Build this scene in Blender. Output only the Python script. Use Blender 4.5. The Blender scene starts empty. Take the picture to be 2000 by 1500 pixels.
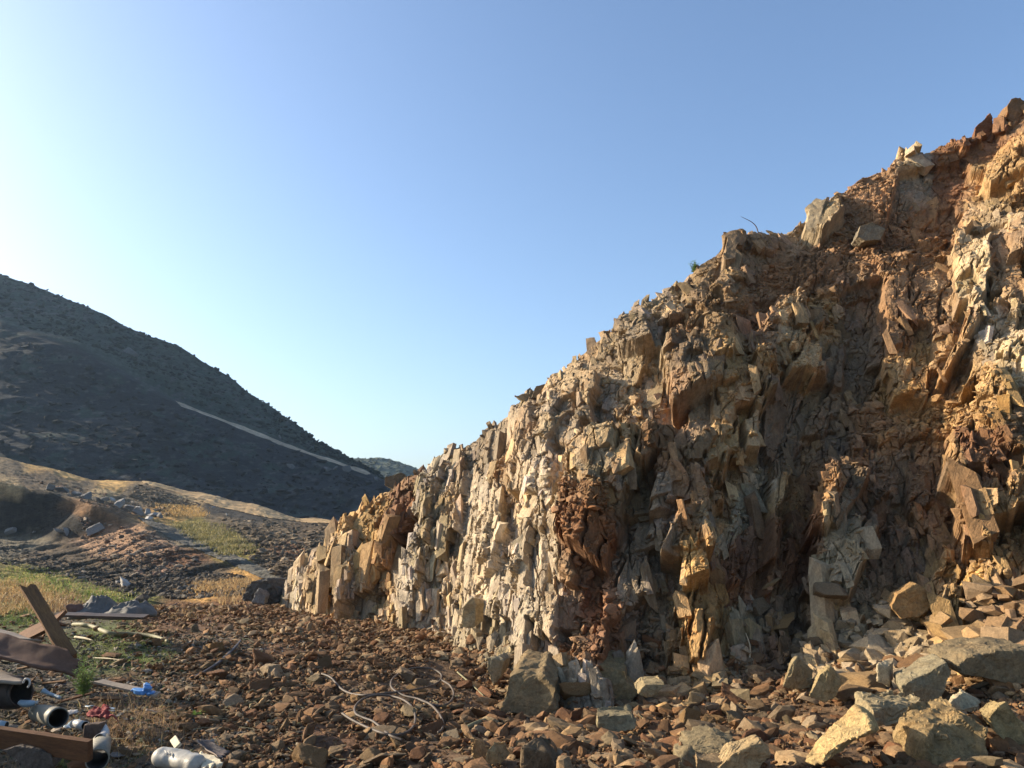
import bpy, bmesh, math, random
import numpy as np
from mathutils import Vector, Matrix, Euler
from mathutils.bvhtree import BVHTree

# ------------------------------------------------------------------ camera, sky, sun, exposure
S = bpy.context.scene
R = math.radians
CAM_H, F_PX, HOR = 1.6, 1500.0, 1000.0          # metres, pixels of the 2000 px wide photo, horizon row
PITCH = math.atan((HOR - 750.0) / F_PX)
cam_d = bpy.data.cameras.new("camera")
cam_d.sensor_width = 36.0
cam_d.lens = 36.0 * F_PX / 2000.0
cam_d.clip_start, cam_d.clip_end = 0.05, 5000.0
cam = bpy.data.objects.new("camera", cam_d)
S.collection.objects.link(cam)
cam.location = (0, 0, CAM_H)
cam.rotation_euler = (math.pi / 2 + PITCH, 0, 0)
S.camera = cam

SUN_AZ, SUN_EL = R(-75), R(21)                  # azimuth from +Y, negative = to the left
SUN_DIR = Vector((math.sin(SUN_AZ) * math.cos(SUN_EL), math.cos(SUN_AZ) * math.cos(SUN_EL), math.sin(SUN_EL)))
W = bpy.data.worlds.new("World"); S.world = W; W.use_nodes = True
nt = W.node_tree; nt.nodes.clear()
o_ = nt.nodes.new("ShaderNodeOutputWorld"); b_ = nt.nodes.new("ShaderNodeBackground")
sk = nt.nodes.new("ShaderNodeTexSky"); sk.sky_type = 'NISHITA'; sk.sun_disc = False
sk.sun_elevation = SUN_EL; sk.sun_rotation = SUN_AZ
sk.air_density = 1.0; sk.dust_density = 2.3; sk.ozone_density = 3.2; sk.altitude = 200
b_.inputs[1].default_value = 0.118
nt.links.new(sk.outputs[0], b_.inputs[0]); nt.links.new(b_.outputs[0], o_.inputs[0])
sun_d = bpy.data.lights.new("sun", 'SUN'); sun_d.energy = 5.0; sun_d.angle = R(0.5); sun_d.color = (1.0, 0.86, 0.66)
sun = bpy.data.objects.new("sun", sun_d); S.collection.objects.link(sun)
sun.rotation_euler = SUN_DIR.to_track_quat('Z', 'Y').to_euler()
S.view_settings.view_transform = 'Standard'; S.view_settings.look = 'None'
S.view_settings.exposure = 1.15; S.view_settings.gamma = 1.0
S.cycles.max_bounces = 5; S.cycles.diffuse_bounces = 3; S.cycles.use_denoising = True

rng = np.random.default_rng(7)
random.seed(7)
CP, SP = math.cos(PITCH), math.sin(PITCH)

def at(px, py, Y):
    """world point seen at photo pixel (px,py) at world distance Y in front of the camera"""
    xc = (np.asarray(px, float) - 1000.0) / F_PX; yc = -(np.asarray(py, float) - 750.0) / F_PX
    fy = CP - SP * yc; fz = SP + CP * yc
    k = np.asarray(Y, float) / fy
    return np.stack(np.broadcast_arrays(xc * k, np.asarray(Y, float) * np.ones_like(k), CAM_H + fz * k), -1)

def to_px(P):
    X, Y, Z = P[..., 0], P[..., 1], P[..., 2] - CAM_H
    d = Y * CP + Z * SP; u = -Y * SP + Z * CP
    d = np.where(np.abs(d) < 1e-3, 1e-3, d)
    return 1000 + F_PX * X / d, 750 - F_PX * u / d

# ------------------------------------------------------------------ noise
def _h(ix, iy, iz, seed):
    n = (ix.astype(np.int64) * 374761393 + iy.astype(np.int64) * 668265263 + iz.astype(np.int64) * 2147483647 + seed * 974634777) & 0xffffffff
    n = ((n ^ (n >> 13)) * 1274126177) & 0xffffffff
    n = ((n ^ (n >> 16)) * 2246822519) & 0xffffffff
    return ((n ^ (n >> 15)) & 0xffffff) / float(0xffffff)

def n2(x, y, seed=0):
    x = np.asarray(x, float); y = np.asarray(y, float)
    ix = np.floor(x); iy = np.floor(y); fx = x - ix; fy = y - iy
    fx = fx * fx * (3 - 2 * fx); fy = fy * fy * (3 - 2 * fy); z = np.zeros_like(ix)
    a = _h(ix, iy, z, seed); b = _h(ix + 1, iy, z, seed); c = _h(ix, iy + 1, z, seed); d = _h(ix + 1, iy + 1, z, seed)
    return (a + (b - a) * fx) * (1 - fy) + (c + (d - c) * fx) * fy * 1.0 - 0.5

def fbm(x, y, oct=5, seed=0, gain=.5):
    s = 0; a = 1.0; f = 1.0
    for i in range(oct):
        s = s + a * n2(x * f + 17.3 * i, y * f - 9.1 * i, seed + i); a *= gain; f *= 2.03
    return s

def n3(p, seed=0):
    i = np.floor(p); f = p - i; f = f * f * (3 - 2 * f); s = 0
    for dx in (0, 1):
        for dy in (0, 1):
            for dz in (0, 1):
                w = (f[:, 0] if dx else 1 - f[:, 0]) * (f[:, 1] if dy else 1 - f[:, 1]) * (f[:, 2] if dz else 1 - f[:, 2])
                s = s + w * _h(i[:, 0] + dx, i[:, 1] + dy, i[:, 2] + dz, seed)
    return s - .5

def smooth(a, b, x):
    t = np.clip((x - a) / (b - a), 0, 1); return t * t * (3 - 2 * t)

def inpoly(x, y, poly):
    r = np.zeros(np.shape(x), bool); n = len(poly)
    for i in range(n):
        x1, y1 = poly[i]; x2, y2 = poly[(i + 1) % n]
        if y1 == y2: continue
        r ^= ((y1 > y) != (y2 > y)) & (x < (x2 - x1) * (y - y1) / (y2 - y1) + x1)
    return r

# ------------------------------------------------------------------ materials
def mat(name):
    m = bpy.data.materials.new(name); m.use_nodes = True
    t = m.node_tree; t.nodes.clear()
    o = t.nodes.new("ShaderNodeOutputMaterial"); b = t.nodes.new("ShaderNodeBsdfPrincipled")
    t.links.new(b.outputs[0], o.inputs[0]); b.inputs["Specular IOR Level"].default_value = 0.25
    return m, t, b

def N(t, k, **kw):
    n = t.nodes.new(k)
    for a, v in kw.items():
        if a in n.inputs: n.inputs[a].default_value = v
        else: setattr(n, a, v)
    return n

def mixc(t, mode, fac, a, b):
    n = t.nodes.new("ShaderNodeMix"); n.data_type = 'RGBA'; n.blend_type = mode
    for s, v in ((0, fac), (6, a), (7, b)):
        if hasattr(v, "type"): t.links.new(v, n.inputs[s])
        else: n.inputs[s].default_value = v
    return n.outputs[2]

def ramp(t, src, pts):
    r = t.nodes.new("ShaderNodeValToRGB"); t.links.new(src, r.inputs[0]); e = r.color_ramp.elements
    while len(e) < len(pts): e.new(.5)
    for el, (p, c) in zip(e, pts): el.position = p; el.color = c if len(c) == 4 else (*c, 1)
    return r.outputs[0]

def g(v): return (v, v, v, 1)

def earth_mat(name, source, sc=1.0, rough=.9, bump=.5, bd=.02, stain=.35, contrast=.45, stretch=(1, 1, 1)):
    """rock or soil: colour of the piece (attribute or object colour) broken up by mineral noise, stains and fine relief"""
    m, t, b = mat(name)
    tc = N(t, "ShaderNodeTexCoord"); mp = N(t, "ShaderNodeMapping"); mp.inputs["Scale"].default_value = stretch
    t.links.new(tc.outputs["Object"], mp.inputs[0]); V = mp.outputs[0]
    if source == 'attr':
        c = N(t, "ShaderNodeVertexColor"); c.layer_name = "Col"; col = c.outputs[0]
    else:
        c = N(t, "ShaderNodeObjectInfo"); col = c.outputs["Color"]
    def noise(s, d=6, r=.6, dist=0.0):
        n = N(t, "ShaderNodeTexNoise", Scale=s * sc, Detail=d, Roughness=r, Distortion=dist); t.links.new(V, n.inputs["Vector"]); return n.outputs[0]
    n1, n2_, n3_ = noise(3.1, 8, .65, .6), noise(14, 8, .7, .3), noise(60, 5, .7)
    lo, hi = 1 - contrast, 1 + contrast
    c1 = mixc(t, 'MULTIPLY', 1.0, col, ramp(t, n1, [(.28, g(lo)), (.5, g(1.0)), (.72, g(hi))]))
    c2 = mixc(t, 'MULTIPLY', 1.0, c1, ramp(t, n2_, [(.3, g(.62)), (.5, g(1.0)), (.7, g(1.25))]))
    c3 = mixc(t, 'MULTIPLY', 1.0, c2, ramp(t, n3_, [(.3, g(.72)), (.6, g(1.1))]))
    st = noise(1.7, 7, .7, 1.2)
    sf = ramp(t, st, [(.5, g(0)), (.68, g(stain))])
    c4 = mixc(t, 'MIX', sf, c3, mixc(t, 'MULTIPLY', 1.0, c3, (1.0, .72, .45, 1)))
    t.links.new(c4, b.inputs["Base Color"]); b.inputs["Roughness"].default_value = rough
    vo = N(t, "ShaderNodeTexVoronoi", feature='DISTANCE_TO_EDGE', Scale=9 * sc)
    wn = N(t, "ShaderNodeTexNoise", Scale=5 * sc, Detail=4.0); t.links.new(V, wn.inputs["Vector"])
    wv = N(t, "ShaderNodeVectorMath", operation='MULTIPLY_ADD'); t.links.new(wn.outputs[1], wv.inputs[0]); wv.inputs[1].default_value = (.35 / sc,) * 3
    t.links.new(V, wv.inputs[2]); t.links.new(wv.outputs[0], vo.inputs["Vector"])
    cr = ramp(t, vo.outputs[0], [(0, g(0)), (.05, g(1))])
    a1 = N(t, "ShaderNodeMath", operation='MULTIPLY_ADD'); t.links.new(n3_, a1.inputs[0]); a1.inputs[1].default_value = .35; t.links.new(n2_, a1.inputs[2])
    a2 = N(t, "ShaderNodeMath", operation='MULTIPLY_ADD'); t.links.new(cr, a2.inputs[0]); a2.inputs[1].default_value = .18; t.links.new(a1.outputs[0], a2.inputs[2])
    bu = N(t, "ShaderNodeBump", Strength=bump, Distance=bd); t.links.new(a2.outputs[0], bu.inputs["Height"]); t.links.new(bu.outputs[0], b.inputs["Normal"])
    return m

M_CLIFF = earth_mat("jointed_rock", 'attr', 1.3, .9, .75, .035, .4, .35, (1, 1, .45))
M_GROUND = earth_mat("stony_soil", 'attr', 2.0, .95, .9, .03, .15, .35)
M_FAR = earth_mat("far_slopes", 'attr', .16, 1.0, 1.0, .5, .2, .55, (1, 1, 1.8))
M_HILL = earth_mat("hill_slopes", 'attr', .07, 1.0, .8, 1.0, .0, .45, (1, 1, 2.2))
M_RUBBLE = earth_mat("rubble_stone", 'attr', 4.0, .9, .6, .01, .25, .3)
M_ROCK = earth_mat("loose_rock", 'obj', 3.5, .9, .8, .02, .3, .35)

# ------------------------------------------------------------------ mesh helpers
def tag(o, label=None, cat=None, group=None, kind=None):
    if label: o["label"] = label
    if cat: o["category"] = cat
    if group: o["group"] = group
    if kind: o["kind"] = kind
    return o

def link(name, me, material=None, parent=None):
    o = bpy.data.objects.new(name, me); S.collection.objects.link(o)
    if material and not me.materials: me.materials.append(material)
    if parent: o.parent = parent
    return o

def mesh_np(name, v, f, col=None, smooth_=False):
    """v (n,3), f (m,k)"""
    me = bpy.data.meshes.new(name); k = f.shape[1]
    me.vertices.add(len(v)); me.vertices.foreach_set("co", np.ascontiguousarray(v, np.float32).ravel())
    me.loops.add(f.size); me.loops.foreach_set("vertex_index", np.ascontiguousarray(f, np.int32).ravel())
    me.polygons.add(len(f)); me.polygons.foreach_set("loop_start", np.arange(0, f.size, k, dtype=np.int32))
    me.polygons.foreach_set("use_smooth", np.full(len(f), smooth_))
    me.update(calc_edges=True)
    if col is not None:
        a = me.color_attributes.new("Col", 'FLOAT_COLOR', 'POINT')
        c = np.ones((len(v), 4), np.float32); c[:, :3] = np.clip(col, 0, 1); a.data.foreach_set("color", c.ravel())
    return me

def grid_faces(nr, nc):
    i = np.arange(nr * nc).reshape(nr, nc)
    return np.stack([i[:-1, :-1], i[:-1, 1:], i[1:, 1:], i[1:, :-1]], -1).reshape(-1, 4)

def ico(sub):
    bm = bmesh.new(); bmesh.ops.create_icosphere(bm, subdivisions=sub, radius=1.0)
    v = np.array([x.co[:] for x in bm.verts]); f = np.array([[w.index for w in x.verts] for x in bm.faces]); bm.free(); return v, f
ICO = {k: ico(k) for k in (1, 2, 3, 4, 5)}

def rock_shape(sub, seed, planes=11, rough=.02, box=.5):
    """angular broken stone: a random convex polyhedron sampled on a sphere, chipped by noise"""
    r = np.random.default_rng(seed); d, f = ICO[sub]
    n = r.normal(size=(planes, 3)); n /= np.linalg.norm(n, axis=1)[:, None]
    ax = np.concatenate([np.eye(3), -np.eye(3)]) + r.normal(size=(6, 3)) * .16; ax /= np.linalg.norm(ax, axis=1)[:, None]
    n = np.concatenate([ax, n]); off = np.concatenate([r.uniform(.62, .9, 6), r.uniform(.72, 1.15, planes)])
    dot = np.maximum(d @ n.T, 1e-4); rad = np.min(off / dot, axis=1)
    rad = np.minimum(rad, 1.7)
    v = d * rad[:, None]; sh = r.normal(0, .28, (3, 3)); np.fill_diagonal(sh, r.uniform(.75, 1.25, 3)); v = v @ sh
    if rough:
        k = (n3(v * 2.3 + seed, seed) + .55 * n3(v * 5.1, seed + 3) + .3 * n3(v * 12, seed + 5))
        v = v + d * (k * rough * 3)[:, None]
    return v, f

def rand_rot(r, n):
    q = r.normal(size=(n, 4)); q /= np.linalg.norm(q, axis=1)[:, None]; w, x, y, z = q.T
    return np.stack([1 - 2 * (y * y + z * z), 2 * (x * y - z * w), 2 * (x * z + y * w), 2 * (x * y + z * w), 1 - 2 * (x * x + z * z), 2 * (y * z - x * w),
                     2 * (x * z - y * w), 2 * (y * z + x * w), 1 - 2 * (x * x + y * y)], -1).reshape(n, 3, 3)

def merge_rocks(protos, pos, size, cols, r, flat=.65):
    """many stones as one mesh (v, f, col)"""
    n = len(pos); V = []; Fc = []; C = []; base = 0
    Rm = rand_rot(r, n); sc = np.stack([r.uniform(.6, 1.25, n), r.uniform(.6, 1.25, n), r.uniform(.35, .9, n)], -1) * size[:, None]
    pick = r.integers(0, len(protos), n)
    for k, (pv, pf) in enumerate(protos):
        idx = np.where(pick == k)[0]
        if not len(idx): continue
        v = np.einsum('nij,nvj->nvi', Rm[idx], pv[None] * sc[idx][:, None, :]); v[..., 2] *= flat
        v += pos[idx][:, None, :]
        f = pf[None] + (np.arange(len(idx)) * len(pv))[:, None, None] + base
        V.append(v.reshape(-1, 3)); Fc.append(f.reshape(-1, 3)); C.append(np.repeat(cols[idx], len(pv), 0)); base += v.shape[0] * v.shape[1]
    return np.concatenate(V), np.concatenate(Fc), np.concatenate(C)

# ------------------------------------------------------------------ colours of rock and ground
PAL = {
 'pale': (.375, .33, .245), 'palegrey': (.32, .29, .225), 'cream': (.41, .335, .21), 'tan': (.34, .265, .165), 'tangrey': (.28, .235, .17),
 'ochre': (.34, .22, .10), 'ochreb': (.39, .25, .10), 'ochrep': (.38, .275, .15), 'rust': (.20, .095, .048), 'brown': (.235, .138, .072),
 'browngrey': (.225, .162, .098), 'greygreen': (.25, .22, .145), 'grey': (.215, .185, .135), 'greydark': (.16, .12, .078), 'soil': (.25, .145, .078), 'dark': (.085, .07, .05),
}
for k_ in PAL: PAL[k_] = tuple(.74 * a + .26 * b * (sum(PAL[k_]) / .53) ** .7 for a, b in zip(PAL[k_], (.29, .17, .072)))
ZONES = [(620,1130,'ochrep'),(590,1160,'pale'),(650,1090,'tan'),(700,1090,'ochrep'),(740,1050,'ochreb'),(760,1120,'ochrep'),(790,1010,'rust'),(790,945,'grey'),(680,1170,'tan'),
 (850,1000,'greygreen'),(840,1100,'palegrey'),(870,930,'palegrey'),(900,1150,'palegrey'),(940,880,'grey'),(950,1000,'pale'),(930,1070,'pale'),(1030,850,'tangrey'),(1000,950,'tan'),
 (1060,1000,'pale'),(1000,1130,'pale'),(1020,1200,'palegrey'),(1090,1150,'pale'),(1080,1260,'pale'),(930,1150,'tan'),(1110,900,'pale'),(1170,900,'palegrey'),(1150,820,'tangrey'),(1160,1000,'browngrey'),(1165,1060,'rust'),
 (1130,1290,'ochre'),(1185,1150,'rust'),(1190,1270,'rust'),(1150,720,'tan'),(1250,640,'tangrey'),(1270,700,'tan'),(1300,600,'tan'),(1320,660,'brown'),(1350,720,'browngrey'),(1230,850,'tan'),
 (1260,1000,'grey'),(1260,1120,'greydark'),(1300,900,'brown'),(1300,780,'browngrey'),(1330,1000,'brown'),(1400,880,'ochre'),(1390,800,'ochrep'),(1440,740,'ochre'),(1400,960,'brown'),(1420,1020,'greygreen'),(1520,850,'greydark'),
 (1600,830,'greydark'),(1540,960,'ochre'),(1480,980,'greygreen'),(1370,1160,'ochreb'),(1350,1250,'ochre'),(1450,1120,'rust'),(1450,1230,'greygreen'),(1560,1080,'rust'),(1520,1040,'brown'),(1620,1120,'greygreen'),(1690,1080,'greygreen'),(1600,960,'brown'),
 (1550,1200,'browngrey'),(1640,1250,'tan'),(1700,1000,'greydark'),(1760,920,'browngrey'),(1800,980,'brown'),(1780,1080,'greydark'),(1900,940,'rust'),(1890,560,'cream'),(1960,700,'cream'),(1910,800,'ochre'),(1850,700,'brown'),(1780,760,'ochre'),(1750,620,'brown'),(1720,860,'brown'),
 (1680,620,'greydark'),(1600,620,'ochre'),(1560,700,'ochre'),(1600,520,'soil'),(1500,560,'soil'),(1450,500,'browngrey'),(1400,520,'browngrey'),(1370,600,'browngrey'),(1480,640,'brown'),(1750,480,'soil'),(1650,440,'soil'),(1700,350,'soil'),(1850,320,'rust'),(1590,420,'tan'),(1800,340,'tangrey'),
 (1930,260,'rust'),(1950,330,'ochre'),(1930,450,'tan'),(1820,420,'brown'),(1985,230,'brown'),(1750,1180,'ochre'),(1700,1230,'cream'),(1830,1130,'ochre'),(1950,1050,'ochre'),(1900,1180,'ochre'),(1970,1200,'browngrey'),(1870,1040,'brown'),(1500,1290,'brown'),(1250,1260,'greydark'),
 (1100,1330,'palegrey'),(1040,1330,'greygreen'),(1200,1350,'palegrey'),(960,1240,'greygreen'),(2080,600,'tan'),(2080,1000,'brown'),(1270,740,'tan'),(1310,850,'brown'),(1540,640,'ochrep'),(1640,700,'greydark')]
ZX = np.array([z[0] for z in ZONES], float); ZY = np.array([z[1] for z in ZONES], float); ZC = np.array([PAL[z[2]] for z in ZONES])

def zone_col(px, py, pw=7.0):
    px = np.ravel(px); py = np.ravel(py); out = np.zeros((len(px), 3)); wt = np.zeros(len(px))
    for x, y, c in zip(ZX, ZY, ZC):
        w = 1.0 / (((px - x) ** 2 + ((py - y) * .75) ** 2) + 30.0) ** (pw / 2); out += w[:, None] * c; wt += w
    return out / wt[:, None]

# ------------------------------------------------------------------ cliff
def catmull(xs, tab, q):
    xs = np.asarray(xs, float); tab = np.asarray(tab, float); q = np.clip(q, xs[0], xs[-1])
    i = np.clip(np.searchsorted(xs, q) - 1, 0, len(xs) - 2); t = ((q - xs[i]) / (xs[i + 1] - xs[i]))[:, None]
    p1, p2 = tab[i], tab[i + 1]; p0 = tab[np.maximum(i - 1, 0)]; p3 = tab[np.minimum(i + 2, len(xs) - 1)]
    return .5 * (2 * p1 + (p2 - p0) * t + (2 * p0 - 5 * p1 + 4 * p2 - p3) * t ** 2 + (3 * p1 - p0 - 3 * p2 + p3) * t ** 3)

#        toe x, y, Y      crest x, y, Y
COLS = [(540,1196,14.9,  552,1188,15.1),(590,1200,14.2, 612,1104,14.9),(650,1208,13.4, 692,1040,14.7),(720,1216,12.8, 762,962,14.5),(790,1226,12.2, 826,928,14.0),
        (860,1238,11.4, 895,878,13.4),(930,1258,10.0, 975,815,12.6),(1000,1300,8.8, 1050,752,11.9),(1070,1350,8.15, 1150,672,11.5),(1150,1370,7.8, 1240,610,11.6),
        (1230,1362,7.75, 1320,548,11.8),(1330,1350,7.7, 1430,470,12.0),(1430,1335,7.7, 1540,448,12.4),(1530,1318,8.1, 1640,372,12.8),(1630,1312,7.9, 1740,316,12.9),
        (1730,1305,7.7, 1830,292,12.9),(1830,1298,7.5, 1930,256,12.7),(1930,1290,7.2, 2010,208,12.4),(2050,1290,6.9, 2130,150,12.2),(2250,1290,6.6, 2350,80,12.0),(2600,1290,6.2, 2750,20,11.5)]
ctab = np.array(COLS, float); cx = ctab[:, 0]
qs = np.concatenate([np.linspace(540, 2060, 1250), np.linspace(2064, 2600, 90)])
T = np.concatenate([np.linspace(-.05, 1.0, 880), 1 + np.linspace(.002, .05, 40), 1.05 + np.linspace(.01, .95, 60)])
cc = catmull(cx, ctab, qs)                                   # (NS,6)
NS, NT = len(qs), len(T)
t0 = np.clip(T, -.05, 1)[:, None]
prof = np.where(t0 < 0, t0 * .2, .42 * t0 + .58 * np.abs(t0) ** 2.4)
PX = cc[None, :, 0] * (1 - t0) + cc[None, :, 3] * t0
PY = cc[None, :, 1] * (1 - t0) + cc[None, :, 4] * t0
YY = cc[None, :, 2] + (cc[None, :, 5] - cc[None, :, 2]) * prof
B = at(PX, PY, YY)
back = np.clip(T - 1, 0, None)[:, None]
B[..., 1] += back * 14
hgt = np.clip(B[..., 2], 0, None)
B[..., 2] -= np.where(back > 0, .12 * np.minimum(back / .05, 1) ** 2 + 2.6 * back * np.clip(hgt / 3, 0, 1) + .25 * back * hgt, 0)
B[..., 0] += back * 9
# smooth outward normals of the bare slope
dU = np.gradient(B, axis=1); dV = np.gradient(B, axis=0); NR = np.cross(dU, dV); NR /= np.linalg.norm(NR, axis=2)[..., None] + 1e-9
U = np.concatenate([[0], np.cumsum(np.linalg.norm(np.diff(B[NT // 3], axis=0), axis=1))])[None, :] * np.ones((NT, 1))
V = np.concatenate([np.zeros((1, NS)), np.cumsum(np.linalg.norm(np.diff(B, axis=0), axis=2), axis=0)], 0)
WX = 14 * fbm(U * 1.1, V * 1.1, 4, 3); WY = 14 * fbm(U * 1.1, V * 1.1, 4, 9)    # ragged edges, px
QX, QY = PX + WX, PY + WY
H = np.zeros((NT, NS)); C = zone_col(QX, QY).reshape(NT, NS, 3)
# soil slopes and earthy pockets: crumbly, few slabs
SOIL = [[(1440,560),(1520,500),(1600,480),(1720,440),(1860,440),(1860,500),(1700,560),(1600,600),(1500,620)],[(1600,480),(1660,370),(1740,320),(1800,340),(1780,430),(1700,450)],
        [(1330,640),(1400,560),(1480,560),(1440,640),(1360,700)],[(1110,990),(1210,990),(1210,1180),(1190,1330),(1120,1330),(1140,1150)],[(1640,770),(1900,780),(1960,840),(1700,860)],[(1230,1180),(1330,1230),(1310,1310),(1230,1300)]]
soil = np.zeros((NT, NS))
for p in SOIL: soil = np.maximum(soil, inpoly(QX, QY, p) * 1.0)
# large joint blocks
def voro_planes(sx, sy, lean, amp, ga, gb, seed, colj):
    global H
    r = np.random.default_rng(seed)
    a = (U + lean * V + .25 * sx * fbm(U / sx, V / sx, 3, seed)) / sx; b = (V + .2 * sy * fbm(U / sx + 5, V / sx, 3, seed + 1)) / sy
    ia, ib = np.floor(a).astype(int), np.floor(b).astype(int); best = np.full(a.shape, 1e9); hh = np.zeros(a.shape); cj = np.zeros(a.shape)
    for da in (-1, 0, 1):
        for db in (-1, 0, 1):
            ja, jb = ia + da, ib + db; z = np.zeros_like(ja)
            ca = ja + .5 + .8 * (_h(ja, jb, z, seed) - .5); cb = jb + .5 + .8 * (_h(ja, jb, z, seed + 1) - .5)
            d = np.maximum(np.abs(a - ca), np.abs(b - cb)) * .6 + .4 * np.hypot(a - ca, b - cb)
            da_ = (a - ca) * sx + (_h(ja, jb, z, seed + 6) - .5) * .5 * sx + (_h(ja, jb, z, seed + 7) - .5) * .5 * (b - cb) * sx; h = (_h(ja, jb, z, seed + 2) - .5) * 2 * amp + np.minimum(ga[1] * _h(ja, jb, z, seed + 3) * da_, ga[0] * _h(ja, jb, z, seed + 8) * da_) + (gb[0] + (gb[1] - gb[0]) * _h(ja, jb, z, seed + 4)) * (b - cb) * sy
            m = d < best; best = np.where(m, d, best); hh = np.where(m, h, hh); cj = np.where(m, _h(ja, jb, z, seed + 5) - .5, cj)
    return hh, cj
h1, c1 = voro_planes(1.0, 2.3, -.12, .11, (-.7, .4), (-.22, .12), 11, .2)
h2, c2 = voro_planes(.42, 1.05, .05, .065, (-.8, .5), (-.3, .22), 21, .2)
edge_fade = np.clip((PX - 545) / 90, 0, 1)
H += (h1 * (1 - .5 * soil) + h2 * (1 - .6 * soil)) * edge_fade
JL = 1 + .28 * c1 + .25 * c2; JW = np.zeros((NT, NS))
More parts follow.
